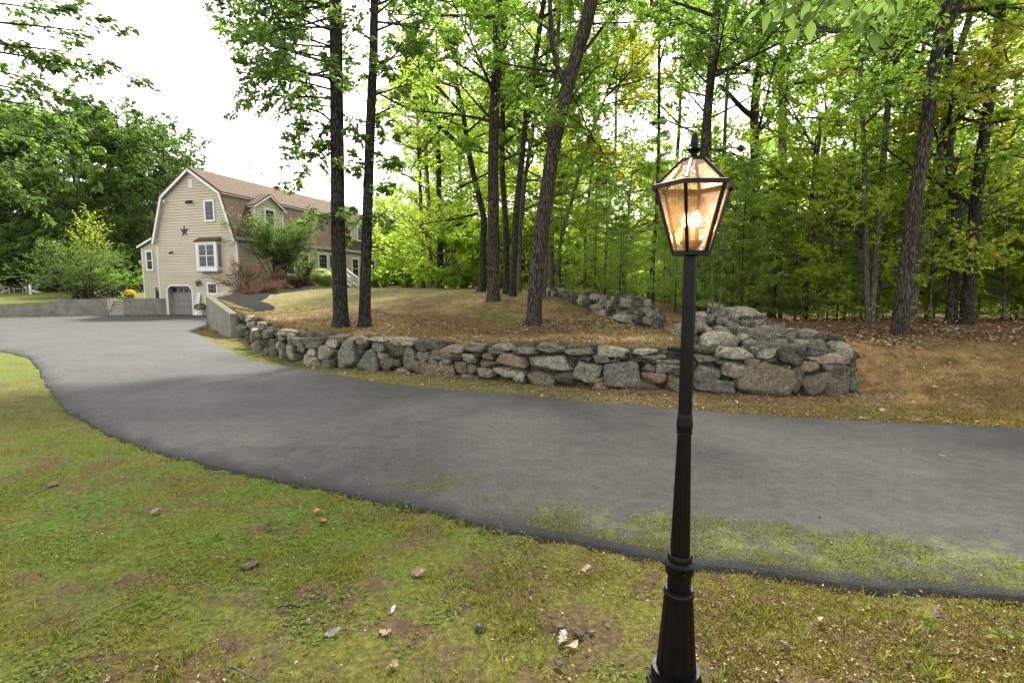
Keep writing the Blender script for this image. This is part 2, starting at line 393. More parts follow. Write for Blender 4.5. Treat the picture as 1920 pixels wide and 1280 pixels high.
def indrive(x, y): return inpoly(DR, np.asarray(x, float), np.asarray(y, float))
gx, gy = np.meshgrid(np.concatenate([np.arange(-60, -14, 1.2), np.arange(-14, 9, .22), np.arange(9, 40, 1.5)]), np.concatenate([np.arange(1, 14, .2), np.arange(14, 40, .9)]))
gx = gx.ravel() + RS.uniform(-.03, .03, gx.size); gy = gy.ravel() + RS.uniform(-.03, .03, gy.size)
dd, _ = pdist(np.vstack([DR, DR[:1]]), gx, gy); k = indrive(gx, gy) & (dd > .08)
pts = [Vector(p) for p in DR] + [Vector((a, b)) for a, b in zip(gx[k], gy[k])]
vv, _, ff, _, _, _ = delaunay_2d_cdt(pts, [], [list(range(len(DR)))], 1, 1e-4)
V2 = np.array([(v.x, v.y) for v in vv]); z = LOW(V2[:, 0], V2[:, 1]) + .05
db, _ = pdist(np.vstack([DR, DR[:1]]), V2[:, 0], V2[:, 1]); z = z - .034 * (1 - sstep(db, 0, .14)) + .006 * (vn(V2[:, 0], V2[:, 1], 4) - .5)
n0 = len(V2); V3 = np.column_stack([V2, z]); tri = np.array([f for f in ff if len(f) == 3])
a, b, c = V2[tri[:, 0]], V2[tri[:, 1]], V2[tri[:, 2]]; fl = ((b - a)[:, 0] * (c - a)[:, 1] - (b - a)[:, 1] * (c - a)[:, 0]) < 0; tri[fl] = tri[fl][:, ::-1]
nb = len(DR); sk = V3[:nb].copy(); cen_n = np.roll(DR, -1, 0) - np.roll(DR, 1, 0); out = nrm(np.column_stack([cen_n[:, 1], -cen_n[:, 0]]))
tst = DR + out * .03; flip = indrive(tst[:, 0], tst[:, 1]); out[flip] *= -1
sk[:, :2] += out * .03; sk[:, 2] -= .11
i0 = np.arange(nb); i1 = (i0 + 1) % nb; q = np.column_stack([i0, i1, i1 + n0, i0 + n0])
def m_asphalt():
    g = NT('asphalt'); v = g.world()
    big = g.noise(v, .55, 7, .6, .8); fine = g.noise(v, 90, 4, .7); mid = g.noise(v, 6, 5, .6)
    c = g.ramp(big, [(.32, (.026, .0228, .0185)), (.5, (.037, .0325, .0264)), (.66, (.055, .0485, .0395))])
    c = g.mix(g.ramp(mid, [(.35, .0), (.75, .35)]), c, (.095, .092, .086))
    c = g.mix(g.ramp(fine, [(.42, .55), (.55, 0)]), c, (.03, .03, .031))
    c = g.mix(g.ramp(g.vor(v, 75), [(.08, .7), (.2, 0)]), c, (.26, .25, .235)); c = g.mix(g.ramp(g.noise(v, 34, 4, .8), [(.54, 0), (.62, .42)]), c, (.012, .0115, .011)); c = g.mix(g.ramp(g.noise(v, 41, 3, .8), [(.58, 0), (.66, .35)]), c, (.11, .105, .093))
    c = g.mix(g.ramp(g.noise(g.world((.5, 2.2, 1)), 1.1, 6, .65), [(.5, 0), (.7, .12)]), c, (.13, .122, .108))
    c = g.mix(g.ramp(g.noise(v, 11, 6, .75), [(.42, .45), (.56, 0)]), c, (.015, .0142, .0128))
    dv_ = g.nd('ShaderNodeVectorMath', _operation='ADD'); nz_ = g.nd('ShaderNodeTexNoise', Scale=2.2, Detail=6, Roughness=.7); g.put(nz_.inputs['Vector'], v); sc_ = g.nd('ShaderNodeVectorMath', _operation='SCALE'); g.put(sc_.inputs[0], nz_.outputs['Color']); sc_.inputs['Scale'].default_value = .7
    g.put(dv_.inputs[0], v); g.put(dv_.inputs[1], sc_.outputs[0]); ck = g.nd('ShaderNodeTexVoronoi', _feature='DISTANCE_TO_EDGE', Scale=.42); g.put(ck.inputs['Vector'], dv_.outputs[0])
    crack = g.math('MULTIPLY', g.ramp(ck.outputs['Distance'], [(0, 1), (.0028, .8), (.006, 0)]), g.ramp(g.noise(v, .6, 3), [(.5, 0), (.58, .8)])); c = g.mix(crack, c, (.006, .006, .0055))
    at_ = g.nd('ShaderNodeAttribute', _attribute_name='moss'); m = g.math('MULTIPLY', at_.outputs['Fac'], 1.0)
    th = g.math('ADD', m, g.math('MULTIPLY', g.math('SUBTRACT', g.noise(v, 5, 10, .82), .5), 2.6))
    mc = g.ramp(g.noise(v, 45, 4, .7), [(.3, (.025, .036, .006)), (.7, (.12, .14, .018))])
    c = g.mix(g.ramp(th, [(.62, 0), (.9, .9)]), c, mc)
    ed_ = g.nd('ShaderNodeAttribute', _attribute_name='rim'); c = g.mix(ed_.outputs['Fac'], c, (.022, .022, .021))
    h = g.math('ADD', fine, g.math('MULTIPLY', g.vor(v, 70), .8))
    return g.pbr(c, .8, .32, normal=g.bump(h, .65, .008))
M['asphalt'] = m_asphalt()
drive = npmesh('driveway', np.vstack([V3, sk]), [tri, q], M['asphalt'], smooth=False); setp(drive, kind='structure')
nl = np.array(nearw[:-4]); dn, _ = pdist(nl, V2[:, 0], V2[:, 1])
ms = .72 * (1 - sstep(dn, .3, 1.3)) * np.interp(V2[:, 0], [-1.6, -.6, .6, 2], [0, .55, .95, 1.05]) * (V2[:, 1] < 7)
rim = (1 - sstep(db, 0.0, .05)) * .9 * (dn < .3)
for nm, arr, skv in (('moss', ms, 0), ('rim', rim, 1)):
    A = drive.data.attributes.new(nm, 'FLOAT', 'POINT'); A.data.foreach_set('value', np.concatenate([arr, np.full(nb, float(skv))]).astype(np.float32))

# ---------------------------------------------------------------- ground sheet
def axis(lo, a, b, hi, st, g=1.13):
    m = list(np.arange(a, b, st)); s = st; x = a
    L = []
    while x > lo: s *= g; x -= s; L.append(x)
    R = []; s = st; x = m[-1]
    while x < hi: s *= g; x += s; R.append(x)
    return np.array(L[::-1] + m + R)
X = axis(-420, -12, 9, 420, .12); Y = axis(-60, .6, 21, 520, .12)
X = np.concatenate([X[X < -38], np.arange(-37.9, -12.1, .3), X[X >= -12.01]]); Y = np.concatenate([Y[Y < 21], np.arange(21.1, 43, .3), Y[Y > 43.2]])
GX, GY = np.meshgrid(X, Y); gx, gy = GX.ravel(), GY.ravel()
Z = ground(gx, gy); upm = inpoly(POLY_U, gx, gy)
ind = indrive(gx, gy); ddr, _ = pdist(np.vstack([DR, DR[:1]]), gx, gy)
Z = Z + np.where(ind, -.05, .03 * (fbm(gx * 1.6, gy * 1.6, 2) - .5) * 2 * sstep(ddr, 0, 1)) - np.where(ind | (gy > 5.2) | upm, 0, np.interp(gx, [-3, 0, 2], [.0, .005, .018]) * (1 - sstep(ddr, .3, 1.2))) + np.where(ind, 0, .012 * (fbm(gx * 7, gy * 7, 8, 2) - .5) * 2)
lfm = inpoly(POLY_L, gx, gy); dB, _ = pdist(BL, gx, gy)
lowm = ~upm & ~lfm
wnz = 1.6 * (fbm(gx * .8, gy * .8, 55, 4) - .5); wood = sstep(gy - 9.3 + wnz, -.6, 1.6) * sstep(gx + wnz, 4.8, 7.4); wood = np.maximum(wood, sstep(gy - np.interp(gx, [-10, 0, 3, 6], [34, 26, 14, 9.6]), 0, 2) * sstep(gx, -8, -2) * upm)
nz = fbm(gx * .9, gy * .9, 31)
tan = np.where(upm, 1, 0) * (1 - wood)
rightbank = np.where(~upm, sstep(gy - 5.6, 0, 1.0), 0) * (gx > -9) * (gy < 12)
A1 = np.clip(tan + rightbank * .85, 0, 1)                           # dry lawn
A2 = np.clip(wood + .0, 0, 1)                                       # leaf litter
grn = np.where(lfm, 1, 0) + np.where(upm & (gy > 15), .75 * sstep(gy, 15, 23) * (1 - sstep(gx, -1, 3)), 0)
grn = grn + np.where(lowm & (gy < 16), sstep(-gx + .2 * gy, -1.2, 2.4) * (.2 + .8 * sstep(gy, 1.9, 3.4)), 0)
A3 = np.clip(grn, 0, 1)
def m_ground():
    g = NT('ground_cover'); v = g.world(); A = lambda n: g.nd('ShaderNodeAttribute', _attribute_name=n).outputs['Fac']
    n1 = g.noise(v, 2.3, 8, .7); n2 = g.noise(v, 28, 8, .75); n3 = g.noise(v, .7, 4, .6); n4 = g.noise(v, 140, 3, .7)
    moss = g.ramp(n2, [(.28, (.04, .038, .012)), (.5, (.135, .132, .024)), (.72, (.29, .26, .05))])
    brown = g.ramp(n2, [(.3, (.045, .028, .016)), (.5, (.12, .078, .042)), (.75, (.25, .17, .095))])
    base = g.mix(g.ramp(n1, [(.47, 0), (.55, 1)]), moss, brown)
    green = g.ramp(n2, [(.3, (.035, .045, .011)), (.55, (.115, .175, .022)), (.75, (.23, .31, .045))])
    base = g.mix(g.math('MULTIPLY', A('green'), g.ramp(g.noise(v, 1.9, 8, .7), [(.44, 0), (.56, 1)])), base, green)
    dry = g.ramp(n2, [(.28, (.10, .068, .03)), (.5, (.27, .19, .09)), (.75, (.45, .34, .175))])
    dry = g.mix(g.ramp(n3, [(.42, 0), (.62, .8)]), dry, g.ramp(n2, [(.3, (.06, .06, .014)), (.7, (.22, .20, .05))]))
    dry = g.mix(g.ramp(g.noise(v, .5, 6, .68), [(.46, 0), (.58, .8)]), dry, g.ramp(n2, [(.3, (.085, .042, .02)), (.7, (.21, .12, .06))]))
    dry = g.mix(g.math('MULTIPLY', A('green'), .75), dry, g.ramp(n2, [(.3, (.07, .075, .02)), (.7, (.24, .25, .07))]))
    dry = g.mix(g.math('MULTIPLY', A('soil'), g.ramp(g.noise(v, .9, 6, .65), [(.34, .2), (.55, 1)])), dry, g.ramp(n2, [(.28, (.22, .125, .055)), (.5, (.40, .245, .095)), (.75, (.55, .39, .19))]))
    dry = g.mix(1, dry, g.ramp(g.noise(v, 4.5, 8, .75), [(.36, (.5, .44, .38)), (.5, (.95, .92, .9)), (.64, (1.2, 1.2, 1.15))]), 'MULTIPLY')
    base = g.mix(A('dry'), base, dry)
    lit = g.ramp(n2, [(.3, (.04, .02, .012)), (.5, (.13, .066, .036)), (.72, (.28, .17, .10))])
    base = g.mix(A('litter'), base, lit)
    base = g.mix(g.ramp(n4, [(.4, .5), (.55, 0)]), base, (.02, .016, .009))
    h = g.math('ADD', n2, g.math('MULTIPLY', n4, .35))
    return g.pbr(base, .95, .12, normal=g.bump(h, 1.0, .035))
M['ground'] = m_ground()
nx, ny = len(X), len(Y); idx = np.arange(nx * ny).reshape(ny, nx)
Q = np.column_stack([idx[:-1, :-1].ravel(), idx[:-1, 1:].ravel(), idx[1:, 1:].ravel(), idx[1:, :-1].ravel()])
grd = npmesh('ground', np.column_stack([gx, gy, Z]), [Q], M['ground'], smooth=True); setp(grd, kind='structure')
A4 = np.clip(sstep(gx, 4.5, 6.5) * (gy > 5) + .8 * np.exp(-((gx - 2.0) / 4.0) ** 2 - ((gy - 10.6) / .8) ** 2), 0, 1)
for nm, arr in (('dry', A1), ('litter', A2), ('green', A3), ('soil', A4)):
    A = grd.data.attributes.new(nm, 'FLOAT', 'POINT'); A.data.foreach_set('value', arr.astype(np.float32))

# ---------------------------------------------------------------- mulch bed by the house and along the concrete wall
def sheet(name, poly, m, dz, step=.35, amp=.02):
    poly = np.array(poly); lo = poly.min(0); hi = poly.max(0); a, b = np.meshgrid(np.arange(lo[0], hi[0], step), np.arange(lo[1], hi[1], step)); a = a.ravel(); b = b.ravel()
    dn = []
    for i in range(len(poly)):
        p, q_ = poly[i], poly[(i + 1) % len(poly)]; k = max(1, int(np.hypot(*(q_ - p)) / step))
        dn += [p + (q_ - p) * j / k for j in range(k)]
    dn = np.array(dn); d_, _ = pdist(np.vstack([dn, dn[:1]]), a, b); k = inpoly(dn, a, b) & (d_ > step * .4)
    vv, _, ff, _, _, _ = delaunay_2d_cdt([Vector(p) for p in dn] + [Vector((p, q_)) for p, q_ in zip(a[k], b[k])], [], [list(range(len(dn)))], 1, 1e-4)
    v = np.array([(p.x, p.y) for p in vv]); t = np.array([f for f in ff if len(f) == 3])
    A_, B_, C_ = v[t[:, 0]], v[t[:, 1]], v[t[:, 2]]; fl = ((B_ - A_)[:, 0] * (C_ - A_)[:, 1] - (B_ - A_)[:, 1] * (C_ - A_)[:, 0]) < 0; t[fl] = t[fl][:, ::-1]
    e_, _ = pdist(np.vstack([dn, dn[:1]]), v[:, 0], v[:, 1])
    zz = ground(v[:, 0], v[:, 1]) + dz * sstep(e_, 0, .5) + .012 + amp * (RS.rand(len(v)) - .5)
    return npmesh(name, np.column_stack([v, zz]), [t], m, smooth=True)
g = NT('dark_mulch'); v = g.world(); n = g.noise(v, 22, 8, .8)
M['mulch'] = g.pbr(g.ramp(n, [(.3, (.003, .003, .003)), (.6, (.012, .010, .009)), (.8, (.045, .035, .027))]), .95, .1, normal=g.bump(n, 1, .05))
mb_px = [(412, 561), (436, 578), (470, 587), (500, 583), (517, 579)]
def upg(px, py):
    # march the ray onto the terrain
    d = ray(px, py); t = np.linspace(1, 60, 1200); P = np.array([0, 0, EYE]) + d[None] * t[:, None]; gg = ground(P[:, 0], P[:, 1]); k = np.argmax(P[:, 2] < gg)
    return P[k][:2]
mb = [upg(a, b) for a, b in mb_px[1:]]
mb = [P2 + [.4, .2], P1 + [.35, 1.3], upg(437, 575), upg(452, 582), upg(475, 586), upg(498, 585), upg(514, 581), upg(516, 576), upg(505, 570), upg(488, 565), np.array([-13.2, 33.5]), np.array([-10.5, 40]), np.array([-8.2, 46]), HC + E1 * 10 - E2 * .1, HC - E2 * .1 + E1 * .5]
setp(sheet('mulch_bed', mb, M['mulch'], .05), kind='structure')

# ================================================================ CONCRETE WALLS
t = empty('concrete_retaining_wall', (*P1, gz(P1[0] - .3, P1[1])), 0, 'weathered concrete retaining wall rising beside the drive where the stone wall begins', 'wall')
Wp = [P1, P2, HC - E1 * .15 - E2 * .15]; zt = [.80, 1.40, 1.78]; b = MB()
for i in range(2):
    a_, c_ = np.array(Wp[i]), np.array(Wp[i + 1]); dv = nrm(c_ - a_); nn = np.array([dv[1], -dv[0]]) * .26
    k = 10
    for j in range(k):
        s0, s1 = j / k, (j + 1) / k; p, q_ = a_ + (c_ - a_) * s0, a_ + (c_ - a_) * s1; z0, z1 = zt[i] + (zt[i + 1] - zt[i]) * s0, zt[i] + (zt[i + 1] - zt[i]) * s1
        b.hexa([(*(p), -.6), (*(q_), -.6), (*(q_ + nn), -.6), (*(p + nn), -.6)][::-1], [(*(p), z0), (*(q_), z1), (*(q_ + nn), z1), (*(p + nn), z0)][::-1])
b.build('wall_body', M['concrete'], t, org=t.location)
# left terrace wall with steps
t = empty('terrace_wall', (-31, 37, GFL), 0, 'long low stained concrete terrace wall left of the garage, cut by steps', 'wall')
A0, A1_ = np.array([-35.2, 35.1]), np.array([-26.4, 39.0]); dv = nrm(A1_ - A0); nn = np.array([-dv[1], dv[0]]); LT = np.hypot(*(A1_ - A0))
def tw(s, o, z_): p = A0 + dv * s + nn * o; return (p[0], p[1], z_)
def sx(px):                                                        # distance along the terrace wall at a pixel column
    k = (px - 960) / F; return (k * A0[1] - A0[0]) / (dv[0] - k * dv[1])
s_a, s_b, s_c, s_d = sx(96), sx(112), sx(203), sx(233)
b = MB()
def seg(b, s0, s1, z0, z1, o0=0, o1=.25):
    b.hexa([tw(s0, o0, -.6), tw(s1, o0, -.6), tw(s1, o1, -.6), tw(s0, o1, -.6)], [tw(s0, o0, z0), tw(s1, o0, z1), tw(s1, o1, z1), tw(s0, o1, z0)])
seg(b, s_a - .01, s_b, .70, .98); seg(b, s_b, s_c, .98, 1.02); seg(b, s_d, LT + 1.2, 1.0, 1.02)
b.hexa([(-60, 35, -.6), tw(0, 0, -.6), tw(0, .25, -.6), (-60, 35.25, -.6)], [(-60, 35, .66), tw(0, 0, .66), tw(0, .25, .66), (-60, 35.25, .66)]); seg(b, 0, s_a - .01, .66, .70)
b.build('wall_body', M['concrete'], t, org=t.location)
b = MB(); seg(b, s_c - .25, s_c, 1.0, 1.0, .25, 2.2); b.build('side_wall', M['concrete'], t, org=t.location)
b = MB(); seg(b, s_d, s_d + .25, 1.0, 1.0, .25, 2.2); b.build('side_wall', M['concrete'], t, org=t.location)
st = simple('step_concrete', (.26, .25, .22), .9, .2, .2)
tt = empty('garden_steps', (*tw(s_c, 0, GFL),), 0, 'flight of concrete steps through the low terrace wall left of the garage', 'steps')
for j in range(5):
    b = MB(); zz = GFL + .05 + (j + 1) * .2; s0, s1 = s_c + .01, s_d - .01
    b.hexa([tw(s0, .05 + j * .36, -.5), tw(s1, .05 + j * .36, -.5), tw(s1, 2.1, -.5), tw(s0, 2.1, -.5)], [tw(s0, .05 + j * .36, zz), tw(s1, .05 + j * .36, zz), tw(s1, 2.1 - .002 * j, zz), tw(s0, 2.1 - .002 * j, zz)])
    b.build('step', st, tt, org=tt.location, bevel=.015)

# ================================================================ STONES
def ico(sub):
    bm = bmesh.new(); bmesh.ops.create_icosphere(bm, subdivisions=sub, radius=1); bm.verts.ensure_lookup_table()
    v = np.array([p.co[:] for p in bm.verts]); f = np.array([[x.index for x in p.verts] for p in bm.faces]); bm.free(); return v, f
ICO = {k: ico(k) for k in (2, 3, 4)}
def rockv(rs, size, sub=3, tri=False, flat=False, rot=0, rough=.035):
    d, f = ICO[sub]; n = 10 if not flat else 6
    N = nrm(rs.normal(size=(n, 3))); c = rs.uniform(.56, .92, n)
    N = np.vstack([N, np.eye(3) + rs.normal(size=(3, 3)) * .13, -np.eye(3) + rs.normal(size=(3, 3)) * .13]); N = nrm(N)
    c = np.concatenate([c, np.full(6, .67) + rs.uniform(-.05, .1, 6)])
    if tri: N = np.vstack([N, nrm([[.8, .0, .5], [-.8, 0, .5]])]); c = np.append(c, [.42, .42])
    pr = np.maximum(d @ N.T, 0) / c; r = 1 / np.maximum((pr ** 120).sum(1) ** (1 / 120.), .3)
    V = d * r[:, None]
    for k, a in ((2.2, .45), (4.7, .55), (9.5, .6), (19., .42), (33., .25)):
        ph = rs.uniform(0, 6.3, 3); q = nrm(rs.normal(size=(3, 3)))
        V = V * (1 + rough * a * (np.sin(V @ q[0] * k + ph[0]) * np.sin(V @ q[1] * k * 1.3 + ph[1]) + .5 * np.sin(V @ q[2] * k * 1.7 + ph[2])))[:, None]
    if rot: c_, s_ = math.cos(rot), math.sin(rot); V = np.column_stack([V[:, 0] * c_ - V[:, 2] * s_, V[:, 1], V[:, 0] * s_ + V[:, 2] * c_])
    lo, hi = V.min(0), V.max(0); V = (V - (lo + hi) / 2) / (hi - lo) * np.array(size)
    return V, f
def wtan(px):
    a = np.array([p[0] for p in WB]); i = int(np.clip(np.searchsorted(a, px) - 1, 0, len(a) - 2)); return nrm(WW[i + 1] - WW[i])
Z3 = lambda x, y: (360 + x * .28125, 480 + y * .2811)
Z4 = lambda x, y: (850 + x * .20833, 520 + y * .20833)
Z5 = lambda x, y: (1200 + x * .25, 540 + y * .25)
S3 = [(330,480,450,620),(450,610,530,675),(470,550,555,680),(555,620,610,692),(600,590,700,702),(590,515,690,592),(680,585,760,642),(710,640,830,742),(750,612,822,668),(810,590,932,692),(700,695,762,745),(830,685,932,757),(470,488,702,535,'f'),(540,532,642,572,'f'),(620,545,752,602,'f'),(690,538,872,592,'f'),(740,570,862,618,'f'),(880,555,992,612,'f'),(900,528,1022,582,'f'),
(935,543,1097,762,'g'),(1075,608,1248,782,'g'),(1080,538,1172,592,'f'),(1150,540,1325,580,'f'),(1300,545,1482,602,'f'),(1470,568,1642,628,'f'),(1090,620,1142,668),(1098,588,1148,626,'o'),(1125,570,1178,612,'o'),(1175,570,1288,648),(1250,570,1442,692,'w'),(1380,608,1502,775),(1222,642,1302,702,'w'),(1292,672,1334,708,'o'),(1242,684,1342,755,'w'),(1318,690,1384,742,'o'),(1332,738,1452,795),(1255,742,1312,780,'w'),(1490,638,1584,722),(1490,610,1562,648),(1560,628,1802,708,'f'),(1462,698,1592,802,'w'),(1568,684,1642,752),(1638,684,1722,740),(1520,718,1762,840,'w'),(1736,703,1832,798,'w'),(1640,598,1832,648,'f'),(1798,652,1892,712),(1828,588,1924,644,'f'),(1830,718,1888,790),(1776,788,1905,845,'w'),
(262,400,330,455),(320,395,400,450),(390,405,445,470,'f'),(268,450,330,540),(330,440,420,490,'f'),(400,440,480,500,'f'),(440,490,520,560),(520,560,600,625),(360,560,450,640),(590,685,660,735),(920,690,950,760),(640,600,700,650),(380,480,470,545)]
S4 = [(70,588,282,672,'f'),(330,598,522,662,'f'),(305,636,470,692,'f'),(480,636,742,694,'f'),(725,590,988,692),(985,638,1282,718,'f'),(1268,628,1582,732,'f'),(1588,648,1842,700,'f'),(1588,696,1925,742,'f'),(78,688,205,762),(148,678,234,732),(232,680,358,754,'w'),(353,688,633,802,'o'),(188,748,412,824,'o'),(186,818,348,908,'w'),(338,803,604,908),(522,838,642,962),(636,698,1056,852,'G'),(630,846,945,985,'w'),(905,848,1155,985,'w'),(1028,752,1345,962),(1128,708,1244,758,'f'),(1248,698,1414,778,'f'),(1398,733,1504,774,'f'),(1448,703,1564,748,'f'),(1346,752,1695,995,'G'),(1588,738,1704,774,'f'),(1696,743,1834,788,'f'),(1686,778,1844,864),(1818,768,1930,852),(1676,856,1935,954,'o'),(1255,940,1385,1020,'w'),(1515,928,1855,1050,'w'),(1165,895,1365,965),(560,905,660,975,'w'),(0,860,200,950,'w')]
S5 = [(212,438,334,472,'f'),(112,540,322,575,'f'),(120,572,322,645),(198,645,322,790,'w'),(250,600,332,672),(408,458,552,502,'f'),(408,498,562,564,'f'),(402,558,618,760,'G'),(408,676,702,800,'G'),(556,452,858,555),(560,545,672,578,'f'),(618,558,798,690),(698,682,742,760,'w'),(732,556,1148,830,'w'),(898,518,1022,574),(790,522,902,615,'w'),(1078,498,1154,575,'w'),(1138,528,1214,592,'w'),(1148,588,1262,664,'w'),(1058,578,1134,655,'w'),(1138,648,1228,735,'w'),(1210,555,1352,645,'w'),(1205,636,1485,835,'w'),(1336,632,1676,832,'w'),(1560,650,1700,790,'G'),(1342,506,1642,678),(1110,640,1230,800,'w'),(835,448,1045,528,'f')]
H5 = [(856,406,1285,532,'f'),(1265,386,1435,516),(1415,406,1602,530),(1260,495,1605,568,'f'),(476,328,775,470),(740,338,834,405),(796,298,905,414),(802,382,884,464),(876,308,1145,420),(1178,388,1295,454),(1100,328,1204,405,'G'),(1196,312,1394,405),(1098,300,1185,340),(532,116,644,170),(556,148,684,245),(676,143,934,245,'G'),(672,193,784,265),(416,218,514,275),(426,248,524,355),(436,178,524,225),(508,198,564,265),(596,218,684,295),(682,268,784,338),(776,238,844,295),(836,238,974,305),(752,288,844,348),(656,248,724,315),(586,288,654,325),(498,298,564,355),(288,268,344,365),(926,278,1024,335),(1006,268,1104,325),(380,300,440,360),(560,310,700,350),(940,330,1010,400),(1000,380,1130,430)]
P4 = [(830,100,904,205),(888,118,954,205),(936,93,1014,145),(976,138,1104,205),(1056,186,1134,225),(988,212,1044,248,'f'),(1116,158,1214,275),(1216,113,1314,165),(1246,148,1424,235,'G'),(1306,178,1424,255),(1196,208,1264,255),(1266,228,1404,335),(1376,198,1514,305),(1286,288,1464,385),(1516,188,1724,305,'G'),(1556,158,1644,205),(1496,178,1564,225),(1716,198,1794,285,'G'),(1506,298,1644,385),(1636,288,1724,355),(1496,338,1724,425,'f'),(1716,278,1864,335,'f'),(1736,308,1864,375),(1726,358,1854,435,'G'),(1396,348,1504,405),(1576,412,1704,455,'f'),(940,388,1114,425,'f'),(1150,120,1230,170),(1420,170,1500,215),(1640,170,1700,210),(1220,240,1300,290),(1100,200,1160,250),(1600,330,1700,390)]
rs = np.random.RandomState(11)
def stone(spec, zf, depth, parent, thick=None, sub=3, tang=None, name='stone'):
    x0, y0, x1, y1 = spec[:4]; k = spec[4] if len(spec) > 4 else ''
    a = zf(x0, y0); b_ = zf(x1, y1); cx, cy = (a[0] + b_[0]) / 2, (a[1] + b_[1]) / 2
    D = depth(cx, cy); p = at(cx, cy, D); w_ = (b_[0] - a[0]) / F * D * 1.0; h = (b_[1] - a[1]) / F * D * 1.04
    td = tang if tang is not None else wtan(cx)
    th = thick or float(np.clip(max(w_, h) * .8, .16, .5)); fo = abs(td[0]) or 1; w_ = min(w_ / max(fo, .62), w_ * 1.25)
    V, f = rockv(rs, (w_, th, h), 4 if max(w_, h) > .3 else (sub if max(w_, h) > .16 else 2), rot=rs.uniform(-.25, .25), tri=(k == 'g'), flat=(k == 'f'), rough=.04)
    nn_ = np.array([-td[1], td[0]]); c = np.array([p[0], p[1]]) + nn_ * th * .42
    W = np.column_stack([c[0] + V[:, 0] * td[0] + V[:, 1] * nn_[0], c[1] + V[:, 0] * td[1] + V[:, 1] * nn_[1], p[2] + V[:, 2]])
    m = {'g': 'rock_green', 'w': 'rock_brown', 'o': 'rock_orange', 'G': 'rock_grey'}.get(k, 'rock')
    o = npmesh(name, W, [f], M[m], parent, smooth=False, org=parent.location)
    return o, w_ * h
def wd(cx, cy): return wdepth(cx) + .10 * (735 - cy) / 80.
wall = empty('stone_wall', (WW[7][0], WW[7][1], 0), 0, 'low curved dry stone retaining wall of grey boulders and flat caps beside the drive', 'wall')
SS = [(s, Z3) for s in S3] + [(s, Z4) for s in S4] + [(s, Z5) for s in S5]
SS.sort(key=lambda q_: -(q_[0][2] - q_[0][0]) * (q_[0][3] - q_[0][1]) * (1 if q_[1] is not Z3 else 1.8))
for i, (s, zf) in enumerate(SS[:98]):
    o, _ = stone(s, zf, wd, wall)
    if len(s) > 4 and s[4] == 'g': o['label'] = 'tall greenish triangular boulder'
    if len(s) > 4 and s[4] == 'o': o['label'] = 'rusty orange stone'
def rubble(name, items, mt, parent):
    Vs, Fs, n = [], [], 0
    for (c, size, td) in items:
        V, f = rockv(rs, size, 2, rough=.035); nn_ = np.array([-td[1], td[0]])
        Vs.append(np.column_stack([c[0] + V[:, 0] * td[0] + V[:, 1] * nn_[0], c[1] + V[:, 0] * td[1] + V[:, 1] * nn_[1], c[2] + V[:, 2]])); Fs.append(f + n); n += len(V)
    o = npmesh(name, np.vstack(Vs), [np.vstack(Fs)], mt, parent, smooth=False, org=parent.location); o['kind'] = 'stuff'; return o
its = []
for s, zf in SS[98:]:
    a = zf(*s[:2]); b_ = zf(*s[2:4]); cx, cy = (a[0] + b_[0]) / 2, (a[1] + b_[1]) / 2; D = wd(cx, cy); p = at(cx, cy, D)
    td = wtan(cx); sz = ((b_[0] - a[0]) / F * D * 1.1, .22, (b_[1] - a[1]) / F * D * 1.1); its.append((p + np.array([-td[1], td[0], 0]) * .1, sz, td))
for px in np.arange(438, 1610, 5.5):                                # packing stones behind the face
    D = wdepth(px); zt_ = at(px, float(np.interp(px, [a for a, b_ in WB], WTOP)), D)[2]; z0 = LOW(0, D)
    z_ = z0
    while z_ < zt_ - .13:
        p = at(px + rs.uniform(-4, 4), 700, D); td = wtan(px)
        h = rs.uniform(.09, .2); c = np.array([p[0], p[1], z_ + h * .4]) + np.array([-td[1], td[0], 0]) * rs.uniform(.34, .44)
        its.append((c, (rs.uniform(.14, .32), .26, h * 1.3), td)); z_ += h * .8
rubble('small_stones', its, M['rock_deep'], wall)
# corner heap
def hd(cx, cy): return wdepth(min(cx, 1600)) + np.interp(cy, [565, 600, 640, 670], [3.0, 1.6, .45, .12])
q0 = at(1450, 660, wdepth(1450) + .8)
heap = empty('stone_heap', (q0[0], q0[1], .2), 0, 'tumbled heap of loose grey boulders climbing back from the right end of the wall', 'stone heap')
T0 = np.array([1., 0.15]) / np.hypot(1, .15)
for s in H5: stone(s, Z5, hd, heap, tang=nrm(T0 + rs.uniform(-.2, .2, 2)))
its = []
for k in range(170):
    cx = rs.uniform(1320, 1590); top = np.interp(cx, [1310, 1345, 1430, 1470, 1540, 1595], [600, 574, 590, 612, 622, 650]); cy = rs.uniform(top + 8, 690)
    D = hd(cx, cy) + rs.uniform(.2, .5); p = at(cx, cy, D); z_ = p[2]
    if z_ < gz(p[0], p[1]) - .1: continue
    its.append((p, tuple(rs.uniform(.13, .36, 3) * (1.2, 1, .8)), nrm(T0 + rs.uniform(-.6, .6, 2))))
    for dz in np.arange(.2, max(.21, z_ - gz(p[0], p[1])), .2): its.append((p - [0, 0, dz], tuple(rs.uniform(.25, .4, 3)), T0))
rubble('small_stones', its, M['rock_deep'], heap)
